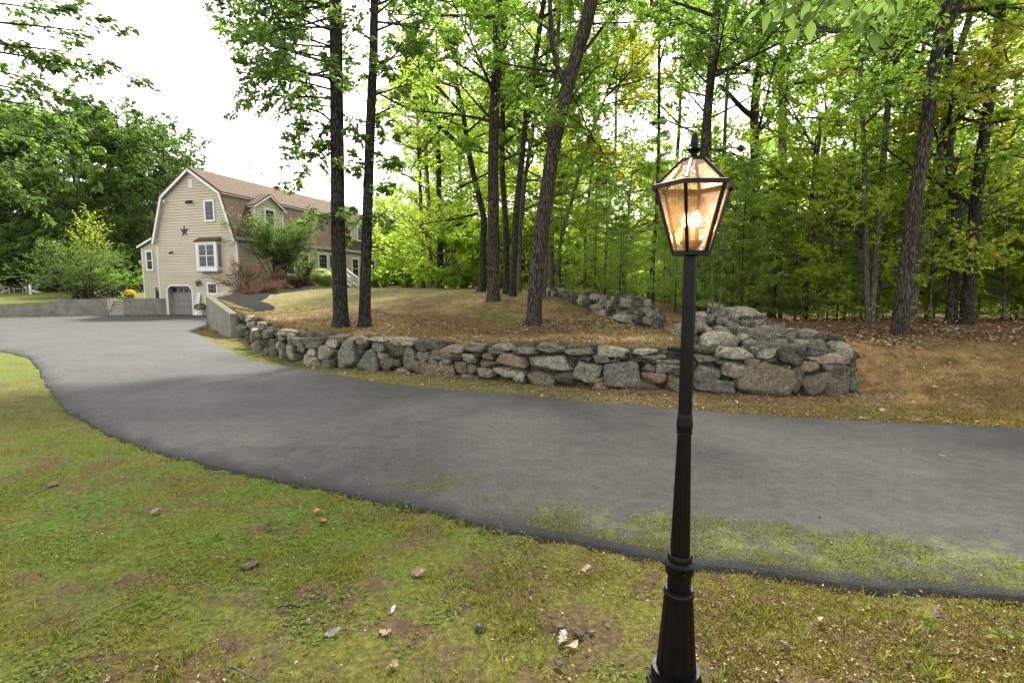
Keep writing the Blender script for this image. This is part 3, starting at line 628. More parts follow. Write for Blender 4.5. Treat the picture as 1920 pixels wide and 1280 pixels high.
# far heap
def fd(cx, cy): return float(np.interp(cx, [1023, 1090, 1160, 1240], [17.5, 15.0, 13.2, 11.8])) + np.interp(cy, [540, 575, 615], [.5, .1, -.35])
q0 = at(1130, 590, 13.8)
fh = empty('stone_heap', (q0[0], q0[1], gz(q0[0], q0[1])), 0, 'old tumbled stone wall of rough grey rocks behind the leaning oak', 'stone heap')
T1 = nrm(np.array([1., -.7]))
for s in P4: stone(s, Z4, fd, fh, tang=nrm(T0 + rs.uniform(-.3, .1, 2)))
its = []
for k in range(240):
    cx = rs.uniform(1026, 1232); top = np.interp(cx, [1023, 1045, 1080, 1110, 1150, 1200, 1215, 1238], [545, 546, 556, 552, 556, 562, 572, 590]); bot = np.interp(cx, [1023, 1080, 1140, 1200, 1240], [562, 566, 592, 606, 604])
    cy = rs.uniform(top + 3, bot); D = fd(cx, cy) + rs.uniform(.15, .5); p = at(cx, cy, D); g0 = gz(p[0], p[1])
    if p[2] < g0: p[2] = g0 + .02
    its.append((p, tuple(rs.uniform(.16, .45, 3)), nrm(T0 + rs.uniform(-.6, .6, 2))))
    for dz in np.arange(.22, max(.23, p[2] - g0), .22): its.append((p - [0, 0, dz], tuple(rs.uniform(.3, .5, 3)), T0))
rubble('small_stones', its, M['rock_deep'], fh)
# ================================================================ HOUSE  (local axes: x along the ridge, y from front wall to back, z up)
HZ = 0.0
house = empty('gambrel_house', (HC[0], HC[1], HZ), math.atan2(E1[1], E1[0]), 'tan clapboard house with brown gambrel roof, dormers and a garage in its end wall', 'house')
Lh, Wd = 18.5, 7.8; ZE, ZB, ZR = 5.42, 8.5, 10.35; BR = 1.05      # eave, break, ridge; break sits BR in from each wall
def gab(z):                                                        # end-wall limits in y at height z
    if z <= ZE: return 0.0, Wd
    if z <= ZB: t = (z - ZE) / (ZB - ZE) * BR; return t, Wd - t
    t = BR + (z - ZB) / (ZR - ZB) * (Wd / 2 - BR); return t, Wd - t
def courses(b, face, z0, z1, lim, holes=(), step=.2, out=.05):
    z = z0
    while z < z1 - 1e-4:
        zt = min(z + step, z1); l0, r0 = lim(z + 1e-3); l1, r1 = lim(zt - 1e-3)
        spans = [(l0, r0, l1, r1)]
        for (ha, hb, hz0, hz1) in holes:
            if zt <= hz0 or z >= hz1: continue
            ns = []
            for (a0, b0, a1, b1) in spans:
                if hb <= a0 or ha >= b0: ns.append((a0, b0, a1, b1)); continue
                if ha > a0: ns.append((a0, ha, a1, ha))
                if hb < b0: ns.append((hb, b0, hb, b1))
            spans = ns
        for (a0, b0, a1, b1) in spans:
            if b0 - a0 < .01: continue
            b.poly([face(a0, out, z), face(b0, out, z), face(b1, 0.001, zt), face(a1, 0.001, zt)])
            b.poly([face(a0, 0, z), face(b0, 0, z), face(b0, out, z), face(a0, out, z)])
        z = zt
gf = lambda u, o, z: (-o, Wd - u, z)                               # gable face (seen from outside: u runs left to right)
glim = lambda z: (gab(z)[0], gab(z)[1])
garage = (Wd - 5.74 - 1.2, Wd - 5.74 + 1.2, -1, 1.92)
b = MB(); courses(b, gf, -.26, ZR, glim, [garage]); b.build('gable_wall', M['siding'], house)
ff_ = lambda u, o, z: (u, -o, z)
b = MB(); courses(b, ff_, 1.45, ZE, lambda z: (0, Lh)); b.build('front_wall', M['siding'], house)
b = MB().box(.02, .02, -.6, Lh - .02, Wd - .02, ZE - .02)
b.prism([(.02, .05, ZE - .03), (.02, BR + .02, ZB - .06), (.02, Wd / 2, ZR - .08), (.02, Wd - BR - .02, ZB - .06), (.02, Wd - .05, ZE - .03)], (Lh - .04, 0, 0))
# keep the garage mouth hollow: the core stops behind it
core = MB().box(.9, .02, -.6, Lh - .02, Wd - .02, ZE - .02).box(.02, .02, 1.95, .9, Wd - .02, ZE - .02).box(.02, .02, -.6, .9, Wd - garage[1] - .0, 1.95).box(.02, Wd - garage[0], -.6, .9, Wd - .02, 1.95)
core.prism([(.02, .05, ZE - .03), (.02, BR + .02, ZB - .06), (.02, Wd / 2, ZR - .08), (.02, Wd - BR - .02, ZB - .06), (.02, Wd - .05, ZE - .03)], (Lh - .04, 0, 0))
core.build('wall', M['siding'], house)
# roof slabs
def slab(b, p0, p1, x0, x1, t=.12):
    p0 = np.array(p0); p1 = np.array(p1); d = nrm(p1 - p0); n = np.array([-d[1], d[0]]) * t
    if n[1] < 0: n = -n
    b.prism([(x0, *p0), (x0, *p1), (x0, *(p1 + n)), (x0, *(p0 + n))], (x1 - x0, 0, 0))
ov = .28
b = MB(); dr0 = nrm(np.array([BR, ZB - ZE])); 
slab(b, np.array([0, ZE]) - dr0 * .35, (BR, ZB), -ov, Lh + ov)
slab(b, (BR - .12, ZB - .05), (Wd / 2, ZR), -ov, Lh + ov, .13)
slab(b, (Wd / 2, ZR + .001), (Wd - BR + .12, ZB - .05), -ov, Lh + ov, .13)
slab(b, (Wd - BR, ZB), np.array([Wd, ZE]) + dr0 * (1, -1) * .35, -ov, Lh + ov)
# shingles need face-aligned coordinates: give every slab its own mesh coordinates through UV-free object space
def m_roof(nm, ax):
    g = NT(nm); c = g.nd('ShaderNodeTexCoord'); s = g.nd('ShaderNodeSeparateXYZ'); g.put(s.inputs[0], c.outputs['Object'])
    cb = g.nd('ShaderNodeCombineXYZ'); g.put(cb.inputs[0], s.outputs['X']); g.put(cb.inputs[1], g.math('MULTIPLY', s.outputs['Z'], ax)); v = cb.outputs[0]
    br = g.nd('ShaderNodeTexBrick', Scale=1.0, Color1=(.05, .033, .020), Color2=(.10, .064, .038), Mortar=(.045, .027, .02), Mortar__Size=.014, Bias=-.1)
    br.inputs['Brick Width'].default_value = .34; br.inputs['Row Height'].default_value = .15; g.put(br.inputs['Vector'], v)
    col = g.mix(.4, br.outputs[0], g.ramp(g.noise(v, 1.3, 5, .6), [(.3, (.04, .027, .018)), (.7, (.13, .085, .05))]))
    col = g.mix(.3, col, g.ramp(g.noise(v, 45, 2), [(.35, (.02, .014, .010)), (.65, (.17, .115, .07))]))
    return g.pbr(col, .95, .15, normal=g.bump(g.math('ADD', br.outputs['Fac'], g.noise(v, 45, 2)), .5, .012))
M['roof_steep'] = m_roof('roof_shingle', 1.05); M['roof_low'] = m_roof('roof_shingle_upper', 1.9)
for o in [x for x in bpy.data.objects if x.name == '_']: pass
b = MB(); slab(b, np.array([0, ZE]) - dr0 * .35, (BR, ZB), -ov, Lh + ov); slab(b, (Wd - BR, ZB), np.array([Wd, ZE]) + dr0 * (1, -1) * .35, -ov, Lh + ov)
b.build('lower_roof', M['roof_steep'], house)
b = MB(); slab(b, (BR - .14, ZB - .06), (Wd / 2, ZR), -ov - .02, Lh + ov + .02, .13); slab(b, (Wd / 2, ZR + .001), (Wd - BR + .14, ZB - .06), -ov - .02, Lh + ov + .02, .13)
b.build('upper_roof', M['roof_low'], house)
# white rakes, corner boards, eave board
b = MB()
prof = [np.array([0, ZE]) - dr0 * .33, (BR, ZB), (Wd / 2, ZR), (Wd - BR, ZB), np.array([Wd, ZE]) + dr0 * (1, -1) * .33]
for i in range(4):
    p, q_ = np.array(prof[i]), np.array(prof[i + 1]); d = nrm(q_ - p); n = np.array([d[1], -d[0]]) * .17
    b.prism([(-ov - .04, *p), (-ov - .04, *q_), (-ov - .04, *(q_ + n)), (-ov - .04, *(p + n))], (.035, 0, 0))
    n2 = np.array([d[1], -d[0]]) * .03
    b.prism([(-ov - .005, *p), (-ov - .005, *q_), (-ov - .005, *(q_ + n2)), (-ov - .005, *(p + n2))], (ov, 0, 0))
b.build('rake_board', M['trim'], house)
MB().box(-.03, -.035, 1.4, .11, .0, ZE).box(-.03, 0, -.25, -.001, .13, ZE - .02).build('corner_board', M['trim'], house)
MB().box(-.03, Wd - .13, -.25, -.001, Wd + .02, ZE - .02).build('corner_board', M['trim'], house); MB().box(Lh - .12, -.035, 1.5, Lh + .02, 0, ZE).build('corner_board', M['trim'], house)
b = MB().box(-.2, -.2, ZE - .22, Lh + .2, -.17, ZE - .02).box(-.2, -.17, ZE - .22, Lh + .2, 0, ZE - .2)
b.build('eave_board', simple('grey_gutter', (.33, .32, .28), .5, .3), house)
b = MB().box(-.25, BR - .20, ZB - .11, Lh + .25, BR - .14, ZB - .02); b.build('break_board', simple('break_trim', (.34, .37, .36), .5), house)

def window(parent, face, u0, u1, z0, z1, fr=.09, mull=1, rows=2, sash=True, out=.05, name='window', cols=1):
    """face(u, out, z) maps to local coordinates"""
    face0 = face; face = lambda u, o, z: face0(u, o + (.052 if o > 0 else 0.0), z)
    def bx(b, a0, a1, c0, c1, o0, o1):
        P = [face(a0, o0, c0), face(a1, o0, c0), face(a1, o1, c0), face(a0, o1, c0)]; Q_ = [face(a0, o0, c1), face(a1, o0, c1), face(a1, o1, c1), face(a0, o1, c1)]
        b.hexa(P, Q_)
    f = MB(); bx(f, u0 - fr, u1 + fr, z1, z1 + fr, .0, out); bx(f, u0 - fr - .02, u1 + fr + .02, z0 - fr, z0, .0, out + .03)
    bx(f, u0 - fr, u0, z0, z1, .0, out); bx(f, u1, u1 + fr, z0, z1, .0, out)
    wn = f.build(name, M['trim'], parent)
    g_ = MB(); g_.poly([face(u0, .018, z0), face(u1, .018, z0), face(u1, .018, z1), face(u0, .018, z1)]); g_.build('pane', M['glass_dark'], wn)
    s = MB(); n = mull
    for i in range(1, n): u = u0 + (u1 - u0) * i / n; bx(s, u - .045, u + .045, z0, z1, .02, .045)
    if sash: zm = (z0 + z1) / 2; bx(s, u0, u1, zm - .025, zm + .025, .02, .040)
    bx(s, u0, u0 + .05, z0, z1, .019, .036); bx(s, u1 - .05, u1, z0, z1, .019, .036); bx(s, u0 + .05, u1 - .05, z0, z0 + .05, .019, .036); bx(s, u0 + .05, u1 - .05, z1 - .05, z1, .019, .036)
    s.build('sash', M['trim'], wn)
    gr = MB(); nc = cols * n
    for i in range(1, nc * 1 + 0):
        if i % cols: u = u0 + (u1 - u0) * i / nc; bx(gr, u - .011, u + .011, z0, z1, .019, .028)
    for j in range(1, rows): zz = z0 + (z1 - z0) * j / rows; bx(gr, u0, u1, zz - .011, zz + .011, .0192, .0282)
    if len(gr.v): gr.build('muntin', simple('grey_muntin', (.22, .23, .23)) if 'gm' not in M else M['gm'], wn)
    return wn
M['gm'] = simple('muntin_grey', (.2, .21, .21))
gu = lambda w_: Wd - w_
window(house, gf, gu(2.3) - .40, gu(2.3) + .40, 6.62, 8.0, cols=2, rows=4, sash=False)
# attic vent
b = MB(); b.box(-.05, 3.8, 9.05, -.001, 4.15, 9.6); vt = b.build('attic_vent', M['trim'], house)
b = MB(); b.box(-.056, 3.86, 9.12, -.05, 4.09, 9.54); b.build('louver', simple('vent_louver', (.5, .45, .36)), vt)
# box window
b = MB().box(-.42, 1.48, 3.0, -.002, 3.42, 3.28).box(-.42, 1.48, 4.93, -.002, 3.42, 5.1).box(-.42, 1.48, 3.28, -.30, 1.72, 4.93).box(-.42, 3.2, 3.28, -.30, 3.42, 4.93)
bw = b.build('box_window', M['trim'], house)
b = MB().box(-.30, 1.5, 3.28, -.002, 1.53, 4.93).box(-.30, 3.37, 3.28, -.002, 3.40, 4.93).box(-.40, 1.5, 2.93, -.002, 3.4, 3.0); b.build('side_panel', simple('grey_side_panel', (.17, .17, .155)), bw)
b = MB().prism([(-.50, 1.38, 5.1), (-.50, 1.38, 5.16), (-.002, 1.38, 5.46), (-.002, 1.38, 5.1)], (0, 2.14, 0)); b.build('small_roof', M['roof_low'], bw)
bf = lambda u, o, z: (-.30 - o, Wd - u, z)
window(house, bf, gu(3.2) + .005, gu(1.72) - .005, 3.30, 4.91, fr=.001, mull=2, rows=4, cols=3)
# basement window, garage
window(house, gf, gu(2.45) - .42, gu(2.45) + .42, 1.38, 2.12, cols=3, rows=2, sash=False)
b = MB(); y0, y1 = Wd - garage[1], Wd - garage[0]
zt = 1.92; c = .28
b.box(-.04, y0 - .13, -.24, -.001, y0, zt - c).box(-.04, y1, -.24, -.001, y1 + .13, zt - c).box(-.04, y0 + c, zt, -.001, y1 - c, zt + .13)
b.prism([(-.04, y0 - .13, zt - c), (-.04, y0, zt - c), (-.04, y0 + c, zt), (-.04, y0 + c, zt + .13)], (.038, 0, 0)); b.prism([(-.04, y1 + .13, zt - c), (-.04, y1, zt - c), (-.04, y1 - c, zt), (-.04, y1 - c, zt + .13)], (.038, 0, 0))
b.prism([(-.02, y0, zt - c), (-.02, y0 + c, zt), (-.02, y0, zt)], (.018, 0, 0)); b.prism([(-.02, y1, zt - c), (-.02, y1 - c, zt), (-.02, y1, zt)], (.018, 0, 0))
b.build('door_trim', M['trim'], house)
gd = MB()
for j in range(4):
    z0 = GFL + j * .535; gd.box(.34, y0, z0 + .008, .38, y1, z0 + .527)
    for i in range(4): ya = y0 + .06 + i * .59; gd.box(.325, ya, z0 + .1, .34, ya + .51, z0 + .43) if j < 3 else None
gdo = gd.build('garage_door', M['door_taupe'], house, bevel=.006)
b = MB()
for i in range(4): ya = y0 + .06 + i * .59; b.box(.325, ya + .03, GFL + 1.70, .339, ya + .48, GFL + 2.02)
b.build('door_window', M['glass_dark'], gdo)
b = MB().box(.0, y0 - .01, -.3, .34, y0, zt).box(.0, y1, -.3, .34, y1 + .01, zt).box(0, y0, zt, .34, y1, zt + .01); b.build('door_jamb', simple('blue_grey_jamb', (.36, .42, .42)), house)
# side wing (lean-to)
wl = lambda z: (-2.05, -.001) if z < 4.95 else (-2.05 + (z - 4.95) / (5.75 - 4.95) * 2.05, -.001)
wg = lambda u, o, z: (.35 - o, Wd - u, z)
b = MB(); courses(b, wg, 1.9, 5.72, wl); b.build('wing_wall', M['siding'], house)
b = MB().prism([(.37, Wd + .01, 1.9), (.37, Wd + 2.03, 1.9), (.37, Wd + 2.03, 4.9), (.37, Wd + .01, 5.7)], (7, 0, 0)); b.build('wing_body', M['siding'], house)
b = MB().box(.34, Wd + .9, .6, 7.3, Wd + 2.04, 1.899).box(.5, Wd + .02, .2, 7.3, Wd + .9, 1.899); b.build('foundation', simple('beige_foundation', (.40, .35, .24)), house)
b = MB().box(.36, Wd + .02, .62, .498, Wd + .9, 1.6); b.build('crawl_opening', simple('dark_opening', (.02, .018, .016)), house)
b = MB(); d = nrm(np.array([2.25, -.88])); slab(b, (Wd - .1, 5.80), (Wd + 2.2, 4.90), .1, 7.5, .1); b.build('wing_roof', M['roof_low'], house)
b = MB().prism([(.06, Wd - .0, 5.86), (.06, Wd + 2.2, 4.99), (.06, Wd + 2.2, 4.83), (.06, Wd, 5.70)], (.035, 0, 0)).box(.31, Wd + 1.95, .9, .345, Wd + 2.08, 4.9).box(.33, Wd + .0, 1.85, .349, Wd + 1.95, 1.90); b.build('wing_trim', M['trim'], house)
window(house, wg, -1.2 - .3, -1.2 + .3, 3.2, 4.6, cols=1, rows=2)
# dormers
def dormer(s0, s1):
    yf = .22; zb, ze, zp = 6.05, 7.95, 8.85; sm = (s0 + s1) / 2
    df = lambda u, o, z: (u, yf - o, z)
    def lim(z):
        if z <= ze: return s0, s1
        t = (z - ze) / (zp - ze) * (s1 - s0) / 2; return s0 + t, s1 - t
    b = MB(); courses(b, df, zb, zp, lim)
    b.prism([(s0 + .01, yf + .01, zb), (s1 - .01, yf + .01, zb), (s1 - .01, yf + .01, ze), (sm, yf + .01, zp - .02), (s0 + .01, yf + .01, ze)], (0, 2.9, 0))
    d = b.build('dormer', M['siding'], house)
    b = MB(); 
    for (sa, sg) in ((s0, 1), (s1, -1)):
        e = np.array([sa - sg * .22, ze - .22 * (zp - ze) / ((s1 - s0) / 2)]); p = np.array([sm, zp]); dd_ = nrm(p - e); n = np.array([-dd_[1], dd_[0]]); n = n if n[1] > 0 else -n
        b.prism([(e[0], yf - .22, e[1]), (p[0], yf - .22, p[1]), ((p + n * .1)[0], yf - .22, (p + n * .1)[1]), ((e + n * .1)[0], yf - .22, (e + n * .1)[1])], (0, 3.6, 0))
    b.build('dormer_roof', M['roof_low'], d)
    b = MB()
    for (sa, sg) in ((s0, 1), (s1, -1)):
        e = np.array([sa - sg * .22, ze - .22 * (zp - ze) / ((s1 - s0) / 2)]); p = np.array([sm, zp]); n = np.array([0, -.13])
        b.prism([(e[0], yf - .25, e[1]), (p[0], yf - .25, p[1]), (p[0], yf - .25, p[1] - .13), (e[0], yf - .25, e[1] - .13)], (0, .03, 0))
        b.box(min(sa, sa - sg * .22), yf - .22, e[1] - .05, max(sa, sa - sg * .22), yf + 1.2, e[1] + .02)
        b.box(sa - .02 if sg > 0 else sa - .11, yf - .035, zb, sa + .11 if sg > 0 else sa + .02, yf - .002, ze - .1); b.box(sa - .025 if sg > 0 else sa + .002, yf - .03, zb, sa - .002 if sg > 0 else sa + .025, yf + .1, ze - .1)
    b.build('dormer_trim', M['trim'], d)
    window(house, df, sm - .45, sm + .45, 6.45, 7.75, cols=2, rows=4, sash=False)
dormer(1.92, 4.83); dormer(13.67, 16.58)
window(house, ff_, 8.55, 9.65, 3.3, 4.75, cols=3, rows=4, sash=False)
window(house, ff_, 13.35, 14.3, 2.75, 4.6, cols=2, rows=4); window(house, ff_, 16.1, 17.1, 2.6, 4.6, cols=2, rows=4)
window(house, ff_, 4.0, 5.5, 2.9, 4.5, cols=3, rows=4, mull=2); window(house, ff_, 6.3, 7.3, 2.75, 4.6, cols=2, rows=4)
# front door, stoop, railings
b = MB().box(10.0, -.06, 2.55, 11.0, -.001, 4.75); fd_ = b.build('front_door', simple('dark_front_door', (.06, .03, .03)), house)
b = MB().box(9.9, -.08, 2.55, 10.0, -.001, 4.85).box(11.0, -.08, 2.55, 11.1, -.001, 4.85).box(9.9, -.08, 4.75, 11.1, -.001, 4.87); b.build('door_frame', M['trim'], fd_)
b = MB().box(8.7, -1.1, 1.4, 11.1, -.02, 2.5)
for j in range(4): b.box(9.95, -1.1 - .28 * (j + 1), 1.4, 11.0, -1.1 - .28 * j, 2.5 - .2 * (j + 1))
b.build('front_steps', simple('grey_steps', (.16, .15, .14)), house)
b = MB()
b.box(8.7, -1.1, 1.5, 8.82, -.98, 3.6).box(9.85, -1.1, 1.5, 9.97, -.98, 3.6)
b.box(8.82, -1.08, 3.4, 9.85, -1.02, 3.5).box(8.82, -1.08, 2.6, 9.85, -1.02, 2.68).bar((8.82, -1.05, 2.67), (9.85, -1.05, 3.4), .06).bar((8.82, -1.04, 3.4), (9.85, -1.04, 2.67), .06)
b.box(8.7, -.98, 3.4, 8.77, -.05, 3.5).box(8.7, -.98, 2.6, 8.77, -.05, 2.68).bar((8.73, -.98, 2.67), (8.73, -.05, 3.4), .06).bar((8.74, -.98, 3.4), (8.74, -.05, 2.67), .06)
for xx in (9.9, 10.99):
    b.box(xx - .07, -1.1, 2.5, xx + .07, -.98, 3.62).box(xx - .08, -2.45, 1.4, xx + .08, -2.3, 2.85).bar((xx, -1.05, 3.5), (xx, -2.4, 2.65), .1).bar((xx, -1.05, 2.75), (xx, -2.4, 1.9), .08)
    for k in range(9): yk = -1.15 - k * .13; b.bar((xx, yk, 3.45 + (yk + 1.05) * .63), (xx, yk, 2.75 + (yk + 1.05) * .63), .035)
b.build('railing', M['trim'], house)
# flood lights, wall lantern on the end wall
def wl_thing(nm, y, z, lab, cat, fn):
    p = HC + E2 * y; t = empty(nm, (p[0] - E1[0] * .0, p[1] - E1[1] * .0, z), math.atan2(E1[1], E1[0]), lab, cat); fn(t); return t
dk = simple('dark_bronze', (.035, .025, .018), .4, .5)
def flood(t):
    MB().box(-.07, -.12, -.06, -.001, .12, .06).build('base', dk, t)
    for y in (-.2, .12): MB().tube([(-.05, y * .5, 0), (-.12, y, -.05), (-.26, y * 1.3, -.16)], [.04, .07, .11], 10).build('lamp_head', dk, t)
wl_thing('flood_light', 4.1, 8.1, 'brown twin flood light high on the end wall beside the upper window', 'flood light', flood)
def flood2(t):
    MB().box(-.16, -.1, -.05, -.001, .1, .05).build('base', M['trim'], t); MB().tube([(-.1, 0, 0), (-.2, -.1, -.05), (-.34, -.24, -.14)], [.03, .06, .08], 10).build('lamp_head', M['trim'], t)
wl_thing('flood_light', 6.55, 8.25, 'small white spot light tucked under the left slope of the end gable', 'flood light', flood2)
def flood3(t):
    MB().box(-.1, -.08, -.05, -.001, .08, .05).build('base', dk, t); MB().tube([(-.08, 0, 0), (-.18, -.05, -.03), (-.3, -.1, -.08)], [.03, .06, .08], 10).build('lamp_head', dk, t)
wl_thing('flood_light', 6.2, 4.45, 'small dark spot light low on the end wall left of the box window', 'flood light', flood3)
def star(t):
    b = MB(); R, r = .50, .20; P = []
    for k in range(10): a = math.pi / 2 + k * math.pi / 5; q_ = R if k % 2 == 0 else r; P.append((-.02, -q_ * math.cos(a), q_ * math.sin(a)))
    for k in range(10): b.poly([P[(k + 1) % 10], P[k], (-.13, 0, 0)])
    b.poly(P[::-1]); b.build('star_body', simple('barn_red', (.075, .028, .026), .6), t)
s_ = wl_thing('barn_star', 4.85, 5.95, 'dark red metal barn star hanging in the middle of the end wall', 'star', star)
def coach(t):
    MB().box(-.05, -.07, -.15, -.001, .07, .15).build('back_plate', dk, t)
    MB().tube([(-.04, 0, .05), (-.12, 0, .28), (-.24, 0, .3), (-.28, 0, .2)], .018, 6).build('arm', dk, t)
    MB().lathe([(.02, .2), (.13, .12), (.14, .09), (.10, -.18), (.04, -.24)], 8, (-.28, 0)).build('lamp_body', simple('smoky_lamp', (.10, .085, .06), .2, .5), t)
wl_thing('wall_lantern', 3.6, 2.15, 'dark coach lantern on the end wall between garage door and small window', 'wall lantern', coach)
# leaning board and potted plant at the garage
pb = HC + E2 * 3.75 - E1 * .35
t = empty('porch_board', (pb[0], pb[1], GFL + .05), math.atan2(E1[1], E1[0]), 'tall white wooden board with grey marks leaning on the wall by the garage', 'board')
b = MB(); b.prism([(-.12, -.14, 0), (-.12, .14, 0), (.28, .14, 1.62), (.28, -.14, 1.62)], (.03, 0, 0)); b.build('board', M['trim'], t, bevel=.005)
b = MB()
for k in range(6): z0 = .35 + k * .2; xx = -.12 + z0 * .247 - .004; b.prism([(xx, -.06, z0), (xx, .06, z0), (xx + .03, .06, z0 + .11), (xx + .03, -.06, z0 + .11)], (-.002, 0, 0))
b.build('lettering', simple('sage_mark', (.22, .28, .25)), t)
def lf(P, A, N, L, W, fold=.12, droop=.1):
    """diamond leaves: arrays of base point, axis, normal, length, width"""
    S = nrm(np.cross(A, N)); n = len(P); L = np.broadcast_to(L, n)[:, None]; W = np.broadcast_to(W, n)[:, None]
    m = P + A * L * .42
    V = np.stack([P, m + S * W / 2 + N * W * fold, P + A * L - N * L * droop, m - S * W / 2 + N * W * fold], 1).reshape(-1, 3)
    i = np.arange(n) * 4; return V, np.vstack([np.column_stack([i, i + 1, i + 2]), np.column_stack([i, i + 2, i + 3])])
def ball_leaves(rsd, n, c, r, L, W, up=.4, shell=.6):
    d = nrm(rsd.normal(size=(n, 3))); rr = (shell + (1 - shell) * rsd.rand(n, 1)); P = np.array(c) + d * rr * np.array(r)
    A = nrm(d + rsd.normal(size=(n, 3)) * .6 + [0, 0, up * .5]); N = nrm(np.cross(A, rsd.normal(size=(n, 3)))); N[:, 2] = np.abs(N[:, 2])
    return lf(P, A, nrm(N), L * rsd.uniform(.7, 1.3, n), W * rsd.uniform(.7, 1.3, n))
def pot(loc, lab, fm, potm, r=.22, h=.3, fr=.35, n=500, cat='potted plant'):
    t = empty('potted_plant', loc, 0, lab, cat)
    MB().lathe([(r * .7, 0), (r * .95, h * .9), (r, h * .9), (r, h), (r * .85, h), (r * .8, h * .85)], 20).build('pot', potm, t, smooth=True)
    V, f = ball_leaves(RS, n, (0, 0, h + fr * .45), (fr, fr, fr * .62), .07, .05); npmesh('foliage', V, [f], fm, t)
pp = HC + E2 * 3.15 - E1 * .55
pot((pp[0], pp[1], GFL + .05), 'small evergreen with red ribbon in a white pot by the garage', M['dark'], M['trim'], .24, .4, .42, 700)
p = onground(245, 40.5)
pot(p, 'yellow chrysanthemum in a dark pot on the terrace above the steps', M['mum'], dk, .26, .32, .36, 800)

# ================================================================ LAMP POST
LP = unp(1266, 1292, LOW); LP[2] = gz(LP[0], LP[1]) + .01
lamp = empty('lamp_post', LP, 0, 'black fluted lamp post with a lit hexagonal glass lantern at the drive edge', 'lamp post')
def lz(py): d = ray(1290, py); k = LP[1] / d[1]; return EYE + d[2] * k - LP[2]
pxm = LP[1] / F * 1.0
z_lb = lz(479)
zb = [(n_, lz(v)) for n_, v in (('a', 1262), ('b', 1240), ('c', 1112), ('d', 1100), ('e', 1085), ('f', 1068), ('g', 1050), ('h', 1040), ('i', 812), ('j', 806), ('k', 784), ('l', 778))]
Zd = dict(zb); u = pxm
b = MB(); R = .105
P = [(.125 * math.cos(a), .125 * math.sin(a)) for a in [math.pi / 8 + k * math.pi / 4 for k in range(8)]]
b.prism([(x, y, 0.0) for x, y in P], (0, 0, .03)); b.prism([(x * .94, y * .94, .03) for x, y in P], (0, 0, .012)); b.build('base_plate', M['black'], lamp, bevel=.004)
b = MB(); b.lathe([(.104, .04), (.107, .05), (.106, .07), (.098, .085), (.100, .10), (.099, Zd['b'] * .5 + .05)][:5], 48); b.build('foot_ring', M['black'], lamp, smooth=True)
r0, r1 = 39.5 * u, 27.5 * u
b = MB(); b.lathe([(r0 * 1.13, Zd['a'] - .005), (r0 * 1.15, Zd['a']), (r0 * 1.12, Zd['a'] + .012), (r0 * 1.02, Zd['a'] + .016)], 48)
b.build('ring', M['black'], lamp, smooth=True)
b = MB(); n = 14; b.lathe([(r0 + (r1 - r0) * (k / n) ** .92, .09 + (Zd['c'] - .09) * k / n) for k in range(n + 1)], 96, flute=.075, nfl=12); b.build('base_sleeve', M['black'], lamp, smooth=True)
def ring(b, z, h, r): b.lathe([(r * .9, z - h / 2), (r * .98, z - h * .3), (r, z), (r * .98, z + h * .3), (r * .9, z + h / 2)], 40)
b = MB(); ring(b, Zd['c'] + .006, .026, 29.5 * u); b.lathe([(27.5 * u, Zd['c'] + .019), (27 * u, Zd['d'])], 40); b.lathe([(22.5 * u, Zd['d']), (22.5 * u, Zd['f'])], 40)
b.lathe([(26 * u, Zd['f'] - .012), (27.5 * u, Zd['f'] - .006), (27.5 * u, Zd['g'] - .012), (25 * u, Zd['g'] - .006), (22 * u, Zd['g']), (23.5 * u, Zd['h'] - .002), (21 * u, Zd['h'] + .008)], 40)
b.build('collar', M['black'], lamp, smooth=True)
for a in (0.5, 2.6, 4.7): MB().lathe([(.007, 0), (.007, .01), (.004, .012)], 6).build('set_screw', M['black'], lamp); o = bpy.context.scene.collection.objects[-1]; o.location = (27 * u * math.cos(a), 27 * u * math.sin(a), Zd['g'] - .03); o.rotation_euler = (0, math.pi / 2, a)
b = MB(); b.lathe([(19 * u, Zd['h']), (12.6 * u, Zd['i'])], 72, flute=.06, nfl=12); 
b.lathe([(19 * u + (12.6 - 19) * u * k / 8, Zd['h'] + (Zd['i'] - Zd['h']) * k / 8) for k in range(9)], 72, flute=.08, nfl=12)
b.v = b.v[72 * 2:]; b.f = [[i - 144 for i in f] for f in b.f if min(f) >= 144]
b.build('shaft', M['black'], lamp, smooth=True)
b = MB(); zc = (Zd['i'] + Zd['l']) / 2; b.lathe([(13 * u, Zd['i'] - .004), (14.6 * u, Zd['i']), (13.8 * u, Zd['j']), (15 * u, zc - .012), (15.4 * u, zc), (15 * u, zc + .012), (13.6 * u, Zd['k']), (14.4 * u, Zd['l']), (12.9 * u, Zd['l'] + .006)], 40); b.build('collar', M['black'], lamp, smooth=True)
b = MB(); b.lathe([(12.8 * u, Zd['l']), (11.9 * u, z_lb - .05), (11.9 * u, z_lb)], 40); b.lathe([(12.6 * u, z_lb - .055), (12.6 * u, z_lb - .045)], 32); b.build('upper_shaft', M['black'], lamp, smooth=True)
